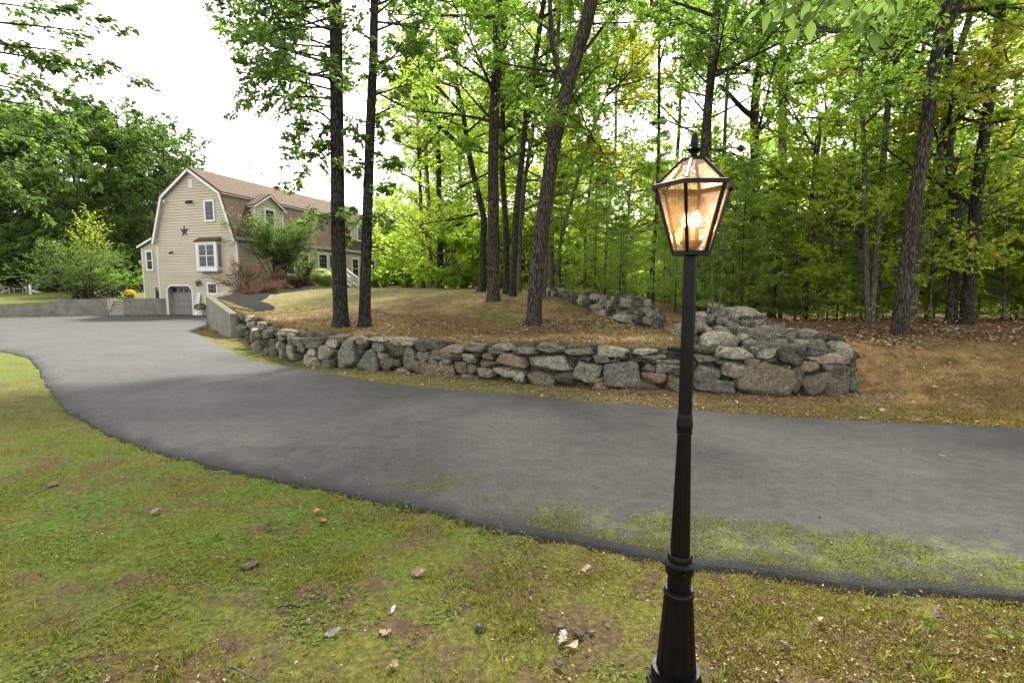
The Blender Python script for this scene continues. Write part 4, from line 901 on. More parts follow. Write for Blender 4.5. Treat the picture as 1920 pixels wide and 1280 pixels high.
# lantern: hexagonal
th0 = math.radians(-10.4) - math.atan2(LP[0], LP[1])
def hexp(Rr, z): return [np.array([Rr * math.sin(th0 + k * math.pi / 3), -Rr * math.cos(th0 + k * math.pi / 3), z]) for k in range(6)]
zc_ = LP[1] * CP * 1.0; S_ = zc_ / F * .2109 * 1.0                  # metres per zoomed pixel
Rb, Rt, Rr, Rc = 160 * S_, 322 * S_, 362 * S_, 108 * S_
z0 = z_lb; z1 = lz(351); z2 = lz(301.5); 
lan = empty('lantern', (0, 0, 0)); lan.parent = lamp
mblk = M['black']
b = MB(); hb = hexp(Rb * 1.04, z0); b.prism(hb, (0, 0, .012)); b.build('lantern_base', mblk, lan)
A_, B_, R_, C_ = hexp(Rb, z0 + .012), hexp(Rt, z1 - .006), hexp(Rr * .86, z1 + .012), hexp(Rc, z2)
b = MB()
for k in range(6):
    b.bar(A_[k], B_[k], .012, .011); b.bar(R_[k], C_[k], .011, .010); j = (k + 1) % 6
    b.bar(A_[k], A_[j], .009, .010); b.bar(C_[k], C_[j], .010, .010)
b.build('lantern_frame', mblk, lan)
b = MB(); O1, O2 = hexp(Rr, z1 - .012), hexp(Rr, z1 + .006); I1, I2 = hexp(Rt * .97, z1 - .004), hexp(Rr * .84, z1 + .014)
for k in range(6):
    j = (k + 1) % 6
    for q_ in ([O1[k], O1[j], O2[j], O2[k]], [O2[k], O2[j], I2[j], I2[k]], [I1[j], I1[k], O1[k], O1[j]][::1], [I2[k], I2[j], I1[j], I1[k]]): b.poly(q_)
b.build('lantern_rim', mblk, lan)
g = NT('seeded_glass'); v = g.co('Object'); n = g.noise(v, 60, 3, .6); sp = g.vor(v, 130)
gl = g.nd('ShaderNodeBsdfGlossy', Roughness=.06, Color=(1, 1, 1)); tr = g.nd('ShaderNodeBsdfTransparent', Color=(.92, .90, .86)); g.put(gl.inputs['Normal'], g.bump(g.math('ADD', n, g.ramp(sp, [(.1, 0), (.3, 1)])), .5, .004))
df = g.nd('ShaderNodeBsdfTranslucent', Color=(.75, .5, .3)); fz = g.nd('ShaderNodeBsdfDiffuse', Color=(.36, .26, .18)); dm = g.nd('ShaderNodeMixShader', Fac=.45); g.n.links.new(df.outputs[0], dm.inputs[1]); g.n.links.new(fz.outputs[0], dm.inputs[2])
m1 = g.nd('ShaderNodeMixShader'); fr = g.nd('ShaderNodeFresnel', IOR=1.45); g.put(m1.inputs[0], g.math('MULTIPLY', fr.outputs[0], 1.0)); g.n.links.new(tr.outputs[0], m1.inputs[1]); g.n.links.new(gl.outputs[0], m1.inputs[2])
m2 = g.nd('ShaderNodeMixShader'); spk = g.ramp(g.vor(v, 150), [(.05, .7), (.16, .0)]); g.put(m2.inputs[0], g.math('ADD', g.math('MULTIPLY', spk, .6), g.ramp(g.noise(v, 12, 5, .7), [(.3, .07), (.7, .20)])))
g.n.links.new(m1.outputs[0], m2.inputs[1]); g.n.links.new(dm.outputs[0], m2.inputs[2]); g.n.links.new(m2.outputs[0], g.o.inputs[0]); M['glass'] = g.m
for k in range(6):
    j = (k + 1) % 6; MB().poly([A_[k], A_[j], B_[j], B_[k]]).build('glass_pane', M['glass'], lan)
for k in range(6):
    j = (k + 1) % 6; MB().poly([R_[k], R_[j], C_[j], C_[k]]).build('roof_glass', M['glass'], lan)
b = MB(); h = S_; q_ = z2
b.lathe([(Rc * 1.0, q_ - .004), (Rc * .95, q_ + .006), (Rc * .4, q_ + 12 * h), (34 * h, q_ + 14 * h), (30 * h, q_ + 30 * h), (36 * h, q_ + 36 * h), (28 * h, q_ + 44 * h), (27 * h, q_ + 60 * h), (36 * h, q_ + 74 * h), (58 * h, q_ + 88 * h), (60 * h, q_ + 93 * h), (40 * h, q_ + 98 * h), (28 * h, q_ + 106 * h), (29 * h, q_ + 118 * h), (34 * h, q_ + 140 * h), (35 * h, q_ + 165 * h), (31 * h, q_ + 195 * h), (22 * h, q_ + 222 * h), (10 * h, q_ + 240 * h), (1 * h, q_ + 248 * h)], 28)
b.build('finial', mblk, lan, smooth=True)
br_ = simple('aged_brass', (.22, .13, .06), .4, .5, metal=.5)
b = MB(); b.lathe([(.012, z0 + .012), (.03, z0 + .03), (.043, z0 + .052), (.045, z0 + .056), (.03, z0 + .058)], 24); b.build('candle_tray', br_, lan, smooth=True)
candle = simple('candle_sleeve', (.35, .24, .14), .5)
g = NT('lit_flame_bulb'); em = g.nd('ShaderNodeEmission', Color=(1, .56, .22), Strength=26); g.n.links.new(em.outputs[0], g.o.inputs[0]); M['bulb'] = g.m
for k in range(3):
    a = k * 2.094 + .5; x, y = .026 * math.sin(a), -.026 * math.cos(a)
    cn = MB().lathe([(.009, z0 + .056), (.009, z0 + .112)], 12, (x, y)).build('candle', candle, lan, smooth=True)
    MB().lathe([(.006, z0 + .112), (.0135, z0 + .128), (.0145, z0 + .14), (.009, z0 + .157), (.001, z0 + .172)], 12, (x, y)).build('bulb', M['bulb'], lan, smooth=True)
# ================================================================ TREES
def qpt(s, d, L, c, t):                                            # point on curved shoot
    return s + d * (L * t)[..., None] + np.stack([0 * t, 0 * t, c * L * t * t], -1)
def grow(r, s, d, L, c, k, t0=.25, ang=(.5, 1.0), ratio=(.35, .55), flat=.35, up=0.0):
    n = len(s); I = np.repeat(np.arange(n), k); t = t0 + (1 - t0) * (np.tile(np.arange(k), n) + r.rand(n * k)) / k
    P = qpt(s[I], d[I], L[I], c[I], t); D = d[I] + np.stack([0 * t, 0 * t, 2 * c[I] * t], -1); D = nrm(D)
    q = np.cross(D, np.array([0, 0, 1.])); q = nrm(q) * np.where(r.rand(n * k) < .5, -1, 1)[:, None]; w_ = nrm(np.cross(q, D))
    side = nrm(q + w_ * r.normal(size=(n * k, 1)) * flat); a = r.uniform(*ang, n * k)[:, None]
    nd = nrm(D * np.cos(a) + side * np.sin(a) + np.array([0, 0, up]))
    nl = L[I] * r.uniform(*ratio, n * k) * (1.15 - .6 * t); return P, nd, nl, c[I] * .5 + r.normal(size=n * k) * .05
def tubes(P, R, sides):                                            # P (n,m,3) R (n,m)
    n, m, _ = P.shape; T = np.gradient(P, axis=1); T = nrm(T); ref = np.where(np.abs(T[..., 2:3]) < .85, np.array([0, 0, 1.]), np.array([1., 0, 0]))
    A = nrm(np.cross(T, ref)); B = np.cross(A, T); an = np.arange(sides) * 2 * np.pi / sides
    V = P[:, :, None] + R[:, :, None, None] * (np.cos(an)[None, None, :, None] * A[:, :, None] + np.sin(an)[None, None, :, None] * B[:, :, None])
    idx = np.arange(n * m * sides).reshape(n, m, sides); a = idx[:, :-1]; b = idx[:, 1:]
    Fq = np.stack([a, b, np.roll(b, -1, 2), np.roll(a, -1, 2)], -1).reshape(-1, 4); return V.reshape(-1, 3), Fq
def shoots(s, d, L, c, r0, m, sides, taper=.25):
    t = np.linspace(0, 1, m)[None].repeat(len(s), 0); P = qpt(s[:, None], d[:, None], L[:, None], c[:, None], t)
    return tubes(P, r0[:, None] * (1 - (1 - taper) * t), sides)
class Tree:
    def __init__(s, seed): s.r = np.random.RandomState(seed); s.wv = []; s.wf = []; s.n = 0; s.lv = []; s.lf = []; s.ln = 0
    def wood(s, V, Fq): s.wv.append(V); s.wf.append(Fq + s.n); s.n += len(V)
    def leaf(s, V, Ft): s.lv.append(V); s.lf.append(Ft + s.ln); s.ln += len(V)
    def trunk(s, pts, rad, sides=14, step=.22, rough=.05, flare=1.38):
        pts = np.array(pts, float); seg = np.concatenate([[0], np.cumsum(np.linalg.norm(np.diff(pts, axis=0), axis=1))]); u = np.arange(0, seg[-1], step)
        # smooth path
        Q_ = np.stack([np.interp(u, seg, pts[:, i]) for i in range(3)], 1)
        for _ in range(3): Q_[1:-1] = (Q_[:-2] + 2 * Q_[1:-1] + Q_[2:]) / 4
        R = np.interp(u, seg, rad); R = R * (1 + (flare - 1) * np.exp(-u / .22)) if flare > 1 else R
        V, Fq = tubes(Q_[None], R[None], sides)
        if rough:
            k = len(Q_); c = np.repeat(Q_, sides, 0); an = np.tile(np.arange(sides), k); hh = np.repeat(u, sides)
            V = c + (V - c) * (1 + rough * 2 * (vn(an * 1.7 + 100, hh * 1.5, s.r.randint(99)) - .5) + rough * (vn(an * 3.1, hh * 7, 3) - .5))[:, None]
            if flare > 1: V = c + (V - c) * (1 + .35 * np.exp(-hh / .18) * np.maximum(0, np.cos(an * 2 * np.pi / sides * 4 + 1)))[:, None]
        s.wood(V, Fq); s.path, s.rad = Q_, R
    def limbs(s, S, D, L, C, R, k1=7, k2=6, k3=9, leafL=.11, leafW=.06, draw2=True, up=.0, t0=.25, drooptip=.25, ratio=(.35, .6), ratio2=(.4, .65), flatn=.7, fl=.6):
        r = s.r; s.wood(*shoots(S, D, L, C, R, 7, 6))
        a = grow(r, S, D, L, C, k1, t0, ratio=ratio, up=up, flat=fl); rr = np.repeat(R, k1) * .4
        s.wood(*shoots(*a, np.clip(rr, .004, .05), 5, 4))
        b = grow(r, *a, k2, .15, ratio=ratio2, up=up, flat=fl)
        if draw2: s.wood(*shoots(*b, np.full(len(b[0]), .0035), 3, 3, .5))
        s.leaves_on(*b, k3, leafL, leafW, drooptip, flatn)
    def leaves_on(s, S, D, L, C, k, leafL, leafW, droop, flatn=.5):
        r = s.r; n = len(S); I = np.repeat(np.arange(n), k); t = .12 + .93 * (np.tile(np.arange(k), n) + r.rand(n * k)) / k
        P = qpt(S[I], D[I], L[I], C[I], t) + r.normal(size=(n * k, 3)) * .02
        q = nrm(np.cross(D[I], [0, 0, 1.])) * np.where(r.rand(n * k) < .5, -1, 1)[:, None]
        A = nrm(D[I] * .6 + q * r.uniform(.3, 1.1, (n * k, 1)) + r.normal(size=(n * k, 3)) * .25 + np.array([0, 0, -droop]))
        N = nrm(np.array([0, 0, 1.]) + r.normal(size=(n * k, 3)) * flatn); N = nrm(N - A * (N * A).sum(1, keepdims=True))
        s.leaf(*lf(P, A, N, leafL * r.uniform(.65, 1.25, n * k), leafW * r.uniform(.7, 1.3, n * k)))
    def make(s, name, loc, bm, lm, label=None, cat='tree', group=None, world=True):
        t = empty(name, loc, 0, label, cat, group); org = np.array(loc) if world else None
        if s.wv: npmesh('trunk', np.vstack(s.wv), [np.vstack(s.wf)], bm, t, smooth=True, org=org)
        if s.lv: npmesh('crown', np.vstack(s.lv), [np.vstack(s.lf)], lm, t, org=org)
        return t
def dup(root, loc, rz=0, sc=1.0, label=None, group=None, lm=None, szz=None):
    r = root.copy(); COL.objects.link(r); r.location = tuple(float(c) for c in loc); r.rotation_euler = (0, 0, rz); r.scale = (sc, sc, szz or sc)
    if label: r['label'] = label
    if group: r['group'] = group
    for ch in list(root.children):
        c = ch.copy(); COL.objects.link(c); c.parent = r
        if lm and ch.name.startswith('crown'): c.data = lm
    return r
def rdirs(r, n, e0, e1, az0=0, az1=2 * math.pi):
    a = r.uniform(az0, az1, n); e = r.uniform(e0, e1, n); return np.stack([np.cos(a) * np.cos(e), np.sin(a) * np.cos(e), np.sin(e)], 1)
def onpath(T, z):                                                  # points on the trunk at given heights
    return np.stack([np.interp(z, T.path[:, 2], T.path[:, i]) for i in range(3)], 1)

# ---- the trees one can tell apart, traced as trunk paths standing at their own depth
def keytree(name, px, D, wpx, label, bm, lm, seed, limbs=(), rand=(14, 3.4, 12, 2.2, 3.6), leafL=.11, leafW=.062, ext=6, k=(8, 7, 13), bare=(), pale=False, group=None, topw=None, up=0.05, az=None):
    """px: trunk pixel path from the foot up; limbs: (pixel path start, end, depth offset, radius) leafy; rand: number, lowest z, highest z, length range"""
    T = Tree(seed); foot = onground(px[0][0], D); P = [foot]; rr = [wpx[0] / F * D / 2]
    for i, (a, b) in enumerate(px[1:]):
        P.append(at(a, b, D)); rr.append(np.interp(b, [px[-1][1], px[0][1]], [wpx[-1], wpx[0]]) / F * D / 2)
    P = np.array(P); dv = nrm(P[-1] - P[-2]); top = P[-1]
    for k_ in range(1, 4): P = np.vstack([P, top + dv * ext * k_ / 3 + [0, 0, ext * k_ * .05]]); rr.append(rr[len(px) - 1] * (1 - k_ * .28))
    P[0, 2] -= .12
    T.trunk(P, rr, 16 if wpx[0] > 20 else 10, .16)
    r = T.r
    if rand and rand[0]:
        n, za, zb_, la, lb = rand; z = np.sort(r.uniform(za, zb_, n)); S = onpath(T, z); Dd = rdirs(r, n, .1, .7, *(az or (0, 2 * math.pi)))
        L = r.uniform(la, lb, n); T.limbs(S, Dd, L, r.uniform(-.12, .12, n), np.clip(.02 + .012 * L, .02, .07), *k, leafL, leafW, up=up, fl=.9)
    for lb_ in limbs:
        (a0, b0), (a1, b1), dz, rad = lb_[:4]; s0 = at(a0, b0, D); e = at(a1, b1, D + dz); v = e - s0; L = np.linalg.norm(v); c = lb_[4] if len(lb_) > 4 else .0
        d = nrm(v - np.array([0, 0, c * L])); fk = min(1, L / 3.0); kk = lb_[5] if len(lb_) > 5 else (max(3, int(9 * fk)), max(3, int(8 * fk)), 11)
        T.limbs(s0[None], d[None], np.array([L]), np.array([c]), np.array([rad]), *kk, leafL, leafW, t0=.1, up=up, fl=1.1, flatn=.9)
    for bp in bare:
        path = np.array([at(a, b, D + o) for a, b, o in bp[0]]); rad = np.linspace(bp[1], bp[2], len(path)); T2 = Tree(seed + 1)
        T.keep = (T.path, T.rad); T.trunk(path, rad, 7, .1, .04, flare=1); bp_path, bp_rad = T.path, T.rad; T.path, T.rad = T.keep
        if len(bp) > 3:
            n = bp[3] ; ii = r.randint(len(bp_path) // 3, len(bp_path), n); S = bp_path[ii]; Dd = rdirs(r, n, -.3, .7); L = r.uniform(.6, 1.5, n)
            T.limbs(S, Dd, L * 1.3, r.uniform(-.1, .1, n), np.full(n, .012), 5, 4, 6, leafL, leafW, fl=1.0, flatn=.9)
    return T.make(name, foot, bm, lm, label, group=group)

K = []
keytree('oak_tree', [(640, 597), (634, 450), (633, 300), (631, 150), (629, 0)], 13, (27, 21), 'straight dark oak trunk standing left of its twin on the lawn', M['bark_dark'], M['oak'], 21,
    limbs=[((628, 60), (470, -10), -.4, .03, .1), ((627, 120), (440, 50), .3, .035, .12), ((627, 150), (450, 100), -.5, .028, .05), ((628, 185), (455, 180), .2, .03, -.05, (9, 6, 8)), ((627, 215), (562, 325), .1, .02, -.15, (8, 6, 8)), ((627, 240), (552, 250), .3, .02, -.1, (7, 6, 8)), ((628, 90), (540, 60), .5, .03), ((629, 20), (430, -60), 0, .04), ((629, -30), (520, -90), .2, .04), ((631, 100), (690, 20), .3, .02), ((628, 255), (590, 290), -.2, .018),
           ((628, 30), (500, 60), -.8, .03, .1), ((628, 50), (480, 40), 1.2, .03, .1), ((628, 110), (505, 85), -1.3, .03, .05), ((628, 90), (455, 75), 1.6, .03), ((628, 10), (455, 10), .9, .03, .1), ((628, 130), (540, 150), 1.4, .03), ((628, 170), (500, 135), 1.0, .03), ((627, 200), (545, 195), -.9, .022), ((628, 60), (560, 10), 1.8, .03), ((627, 160), (590, 120), -1.5, .03), ((626, 230), (575, 280), .8, .02, -.1), ((628, -20), (480, -40), 1.0, .04), ((628, 140), (520, 140), .4, .03, .05), ((629, 0), (560, 30), -.6, .03), ((636, 395), (578, 415), -.7, .016, -.1, (5, 5, 6)), ((634, 330), (668, 290), -.4, .02, 0, (4, 4, 6)), ((636, 420), (665, 400), -.6, .015, -.05, (4, 4, 6)), ((634, 200), (670, 250), -.4, .02, 0, (5, 5, 7))],
    leafL=.14, leafW=.08, rand=(9, 9.6, 15, 2.0, 3.4), bare=[([(628, 238, 0), (614, 219, -.1), (590, 205, -.2), (555, 203, -.3), (530, 210, -.4), (508, 219, -.4), (485, 213, -.5), (455, 220, -.6)], .03, .006), ([(508, 219, -.4), (503, 240, -.45), (492, 268, -.5), (470, 295, -.5), (448, 312, -.6)], .014, .003)])
keytree('oak_tree', [(683, 593), (686, 500), (689, 400), (692, 300), (696, 200), (701, 100), (702, 0)], 13.1, (21, 14), 'slimmer dark oak trunk standing right of its twin on the lawn', M['bark_dark'], M['oak'], 22,
    limbs=[((700, 60), (800, 20), .4, .03), ((699, 120), (800, 90), 1.0, .03), ((697, 180), (790, 150), -.8, .025), ((695, 220), (760, 190), 1.2, .025), ((700, 40), (840, 60), -1.0, .03), ((702, 10), (820, -30), .8, .03), ((700, 80), (650, 40), -1.0, .025), ((696, 200), (660, 160), 1.2, .02), ((693, 270), (745, 240), .9, .02), ((700, 130), (760, 90), -.3, .025), ((697, 150), (650, 110), .4, .02), ((694, 230), (730, 250), -.3, .02, -.1), ((692, 300), (660, 330), -.4, .015, -.1, (4, 4, 6)), ((692, 280), (740, 310), .2, .02, -.1, (5, 5, 7)), ((702, 30), (760, -20), .2, .03), ((702, 0), (640, -40), .3, .03), ((690, 400), (725, 430), -.5, .014, -.1, (5, 4, 6)), ((690, 360), (730, 350), .1, .016, 0, (5, 4, 6)), ((689, 390), (655, 440), .2, .014, -.1, (4, 4, 6))],
    leafL=.14, leafW=.08, rand=(9, 9.6, 15, 2.0, 3.4), bare=[([(700, 148, 0), (720, 132, -.2), (745, 122, -.3), (770, 115, -.4)], .02, .008, 5)])
keytree('oak_tree', [(925, 560), (926, 470), (925, 375), (925, 281), (929, 156), (935, 70), (941, 0)], 16.5, (23, 15), 'tall straight oak in front of the grey trunk cluster', M['bark_red'], M['green'], 23,
    rand=(13, 6.0, 15, 2.0, 3.4), limbs=[((923, 320), (830, 372), .5, .03, -.05), ((926, 150), (870, 100), -.4, .03), ((925, 330), (960, 290), .4, .02), ((925, 390), (890, 350), .3, .02)])
keytree('oak_tree', [(1000, 582), (1006, 500), (1019, 400), (1037, 281), (1048, 230), (1062, 170), (1081, 103), (1095, 60), (1110, 0)], 13, (28, 23), 'big leaning forked oak with rough bark at the lawn corner', M['bark_red'], M['green'], 24,
    rand=(12, 6.8, 14, 2.0, 3.4), limbs=[((1105, 45), (1230, 40), -.5, .03), ((1110, 10), (1210, -10), -.3, .03), ((1032, 60), (980, 20), -.3, .02)],
    bare=[([(1060, 160, 0), (1044, 125, -.05), (1034, 78, -.1), (1031, 0, -.1), (1030, -90, 0)], .075, .045, 6), ([(1030, 262, 0), (1022, 245, -.2), (1005, 238, -.3), (985, 236, -.5), (972, 250, -.6)], .022, .006, 3), ([(1068, 170, 0), (1085, 200, .2), (1105, 250, .4), (1140, 300, .7), (1170, 330, .9)], .028, .008, 8)])
keytree('oak_tree', [(902, 543), (905, 480), (908, 410), (897, 365), (886, 320), (878, 281), (867, 203), (850, 141), (819, 116), (790, 90)], 21, (14, 7), 'crooked oak bending left behind the straight oak', M['bark'], M['bright'], 25, ext=3,
    rand=(10, 7, 13, 2, 3.5), bare=[([(878, 285, 0), (850, 262, 0), (828, 240, -.2), (790, 215, -.5), (744, 194, -.8), (709, 175, -1)], .11, .03, 14), ([(828, 240, -.2), (800, 272, -.5), (775, 310, -.6), (762, 335, -.8)], .04, .01, 6), ([(897, 400, 0), (850, 412, -.4), (800, 418, -.8), (770, 430, -1)], .05, .015, 14)])
G1 = 'slim grey trunks clustered behind the straight oak'
keytree('slender_tree', [(949, 549), (949, 428), (941, 320), (942, 250), (944, 100), (950, 0)], 19, (12, 8), 'slim grey trunk rising just right of the straight oak', M['bark'], M['green'], 26, rand=(12, 5.5, 14, 1.6, 3), group=G1)
keytree('slender_tree', [(961, 552), (967, 410), (972, 359), (981, 272), (990, 181), (1003, 119), (1015, 31), (1020, 0)], 18, (13, 9), 'lichened slim trunk curving right between straight and leaning oaks', M['bark'], M['green'], 27, rand=(12, 5, 14, 1.6, 3), group=G1)
keytree('slender_tree', [(973, 549), (975, 430), (985, 330), (1000, 240), (1020, 150), (1035, 60)], 20, (9, 6), 'thinnest pale trunk of the cluster, next to the leaning oak', M['bark_pale'], M['green'], 28, rand=(12, 4.5, 14, 1.4, 2.6), group=G1)
keytree('slender_tree', [(1018, 558), (1022, 470), (1026, 420), (1032, 330), (1040, 200)], 17, (10, 7), 'pale slim trunk directly behind the leaning oak', M['bark_pale'], M['green'], 29, rand=(9, 5, 12, 1.4, 2.4))
keytree('slender_tree', [(1045, 540), (1047, 480), (1057, 425), (1070, 385), (1081, 344), (1095, 295), (1106, 256), (1125, 210)], 20, (8, 5), 'thin leaning grey tree over the far stone heap', M['bark_pale'], M['autumn'], 30, rand=(12, 5, 11, 1.4, 2.6), ext=3, bare=[([(1106, 256, 0), (1130, 290, .2), (1160, 320, .4), (1185, 350, .5)], .03, .01, 8)])
keytree('oak_tree', [(1313, 590), (1316, 480), (1320, 290), (1325, 227), (1337, 105), (1341, 50), (1346, 0)], 14.5, (17, 14), 'tall bare-stemmed tree standing right behind the lantern', M['bark'], M['oak'], 31, rand=(14, 6.6, 14, 2.0, 3.4), limbs=[((1330, 160), (1260, 90), .3, .03), ((1335, 110), (1400, 60), .2, .03), ((1325, 220), (1270, 190), .5, .02)])
keytree('maple_tree', [(1416, 545), (1415, 470), (1417, 384), (1414, 209), (1420, 150), (1428, 98), (1430, 40)], 17.5, (19, 13), 'grey tree with a broken limb stub right of the lantern', M['bark'], M['green'], 32, rand=(14, 6.2, 14, 2, 3.4), bare=[([(1410, 217, 0), (1395, 207, -.1), (1375, 185, -.2), (1358, 168, -.3), (1346, 158, -.4)], .1, .05, 2)])
keytree('slender_tree', [(1463, 560), (1463, 380), (1463, 209), (1461, 120), (1470, 40)], 24, (8, 5), 'thin straight stem far behind the pines right of the broken-limbed tree', M['bark_pale'], M['green'], 33, rand=(12, 6, 14, 1.6, 2.8))
keytree('slender_tree', [(1628, 612), (1622, 420), (1621, 314), (1616, 174), (1610, 87), (1604, 0)], 13, (10, 6), 'left stem of the slim pair at the wood edge', M['bark_pale'], M['green'], 34, rand=(9, 5, 12, 1.4, 2.6))
keytree('slender_tree', [(1634, 612), (1638, 540), (1643, 455), (1652, 370), (1658, 279), (1669, 140), (1683, 17)], 13, (12, 9), 'right stem of the slim pair, leaning right at the wood edge', M['bark_pale'], M['green'], 35, rand=(9, 5.5, 12, 1.5, 2.8))
keytree('oak_tree', [(1687, 628), (1697, 526), (1708, 438), (1714, 384), (1732, 279), (1745, 174), (1759, 87), (1777, 0)], 10.5, (27, 18), 'large dark leaning tree at the edge of the dirt bank', M['bark'], M['green'], 36, rand=(11, 6.6, 12, 1.8, 3.2), bare=[([(1758, 95, 0), (1740, 82, -.1), (1712, 74, -.2), (1680, 66, -.2), (1650, 58, -.4), (1630, 52, -.5)], .03, .01, 10), ([(1740, 185, 0), (1710, 190, .1), (1665, 203, .3), (1620, 200, .5), (1560, 188, .7)], .022, .006, 8), ([(1770, 60, 0), (1790, 30, -.1), (1810, -20, -.2), (1830, -80, -.3)], .06, .04, 5)])
keytree('slender_tree', [(1708, 598), (1722, 490), (1739, 403), (1750, 350), (1763, 279), (1784, 174), (1801, 87), (1822, 17)], 13, (14, 10), 'pale leaning tree close behind the large dark one', M['bark_pale'], M['autumn'], 37, rand=(12, 4.2, 12, 1.6, 2.8))
keytree('oak_tree', [(1784, 618), (1790, 490), (1795, 403), (1788, 370), (1780, 314), (1776, 200), (1780, 80)], 12.5, (17, 12), 'dark trunk with a bend at lantern height near the right edge', M['bark'], M['autumn'], 38, rand=(12, 4.2, 12, 1.6, 3), bare=[([(1765, 560, 0), (1775, 520, .1), (1752, 480, .2), (1740, 450, .3)], .03, .012, 3)])
keytree('oak_tree', [(1812, 620), (1820, 490), (1831, 368), (1833, 349), (1847, 244), (1857, 174), (1871, 70), (1880, 0)], 12.2, (21, 14), 'rightmost dark trunk, straight, at the wood edge', M['bark_dark'], M['green'], 39, rand=(12, 3.6, 12, 1.6, 3), bare=[([(1822, 430, 0), (1850, 300, -.5), (1890, 290, -.8), (1950, 300, -1)], .02, .01, 5)])
G2 = 'three trunks at the far edge of the lawn'
keytree('slender_tree', [(794, 543), (793, 480), (790, 400), (786, 300)], 30, (7, 6), 'left of the three trunks at the far edge of the lawn', M['bark'], M['bright'], 40, rand=(10, 3.5, 12, 2, 3.4), group=G2)
keytree('slender_tree', [(812, 543), (807, 480), (805, 400), (800, 300)], 30, (8, 6), 'pale middle one of the three trunks at the far edge of the lawn', M['bark_pale'], M['bright'], 41, rand=(10, 3.5, 12, 2, 3.4), group=G2)
keytree('slender_tree', [(826, 543), (825, 480), (824, 400), (822, 300)], 29, (12, 9), 'dark right one of the three trunks at the far edge of the lawn', M['bark_dark'], M['bright'], 42, rand=(10, 3.5, 12, 2, 3.4), group=G2)

# ---- forest trees: a few kinds, copied
def forest_kind(name, seed, H, zc, rad, nl, lm, bm, leafL, leafW, k=(7, 7, 10), lean=.3, rt=.16, wide=1.0):
    T = Tree(seed); r = T.r; x = np.cumsum(r.normal(size=6) * lean * .4); y = np.cumsum(r.normal(size=6) * lean * .4); z = np.linspace(0, H, 6); z[0] = -.3
    T.trunk(np.column_stack([x - x[0], y - y[0], z]), np.linspace(rt, .04, 6), 8, .6, .04)
    zz = zc + (H - zc) * np.sort(r.rand(nl)); S = onpath(T, zz); u = (zz - zc) / (H - zc); L = rad * wide * (.45 + .75 * np.sin(np.pi * np.clip(u * .85 + .12, 0, 1))) * r.uniform(.75, 1.2, nl)
    D = rdirs(r, nl, .05, .6); T.limbs(S, D, L, r.uniform(-.1, .12, nl), np.clip(.015 + .012 * L, .02, .06), *k, leafL, leafW, draw2=False, flatn=1.0, fl=1.3)
    return T.make(name, (0, 0, 0), bm, lm, 'x', group='woods', world=False)
def conifer(name, seed, H, lm, zc=.25, dens=1.0, wide=.34):
    T = Tree(seed); r = T.r; T.trunk([(0, 0, -.2), (r.normal() * .05, r.normal() * .05, H * .5), (0, 0, H)], [.014 + .004 * H, .016, .006], 5, .4, .03, 1.1)
    z = []; q = zc
    while q < H - .1: z += [q] * r.randint(4, 7); q += r.uniform(.22, .4)
    z = np.array(z) + r.normal(size=len(z)) * .03; n = len(z); S = onpath(T, z); D = rdirs(r, n, .0, .35); L = (H - z) * wide * r.uniform(.7, 1.15, n) + .15; L = np.minimum(L, 1.9)
    C = r.uniform(-.1, .1, n); T.wood(*shoots(S, D, L, C, np.full(n, .006), 4, 3))
    a = grow(r, S, D, L, C, int(7 * dens), .15, (.6, 1.0), (.3, .5), .15)
    for ss in ((S, D, L, C, int(10 * dens)), (*a, int(9 * dens))):
        k_ = ss[4]; nn = len(ss[0]); I = np.repeat(np.arange(nn), k_); t = .15 + .88 * r.rand(nn * k_); P = qpt(ss[0][I], ss[1][I], ss[2][I], ss[3][I], t)
        for _ in range(2):
            A = nrm(ss[1][I] * .8 + r.normal(size=P.shape) * .55); N = nrm(np.cross(A, r.normal(size=P.shape))); T.leaf(*lf(P, A, N, .105 * r.uniform(.7, 1.3, len(P)), .014, 0, .05))
    return T.make(name, (0, 0, 0), M['bark_dark'], lm, 'x', world=False)
def place(kinds, spots, name_lab, group):
    first = True
    for (kd, loc, rz, sc) in spots:
        root = kinds[kd]
        if not root.get('used'):
            root['used'] = 1; o = root; o.location = tuple(float(c) for c in loc); o.rotation_euler = (0, 0, rz); o.scale = (sc, sc, sc)
        else: o = dup(root, loc, rz, sc)
        o['label'] = name_lab[kd] if isinstance(name_lab, dict) else name_lab; o['group'] = group
def atpx(px, D, dz=0):
    x = (px - 960) / F * D * 1.0; return np.array([x, D, gz(x, D) + dz])
r = np.random.RandomState(5)
KR = {0: forest_kind('forest_tree', 50, 17, 2.6, 3.5, 30, M['lime'], M['bark_pale'], .17, .11), 1: forest_kind('forest_tree', 51, 19, 3.5, 3.8, 30, M['green'], M['bark'], .17, .11),
      2: forest_kind('forest_tree', 52, 15, 1.6, 3.4, 32, M['bright'], M['bark_pale'], .16, .10), 3: forest_kind('forest_tree', 53, 16, 3.0, 3.2, 28, M['autumn'], M['bark_pale'], .15, .10)}
sp = []
for D, px0, px1, st in ((24, 1080, 2900, 220), (31, 870, 1000, 90), (31, 1040, 2900, 240), (40, 810, 1000, 85), (40, 1040, 2700, 200), (54, 775, 1040, 70), (56, 1060, 2600, 82), (66, 1080, 2300, 95)):
    for px in np.arange(px0, px1, st):
        q = px + r.uniform(-.4, .4) * st; d = D + r.uniform(-3, 3)
        if q < 770: continue
        sp.append((r.choice([0, 1, 2, 3], p=[.38, .27, .29, .06]) if q > 1000 else r.choice([0, 1, 2]), atpx(q, d), r.uniform(0, 6.3), r.uniform(.85, 1.15)))
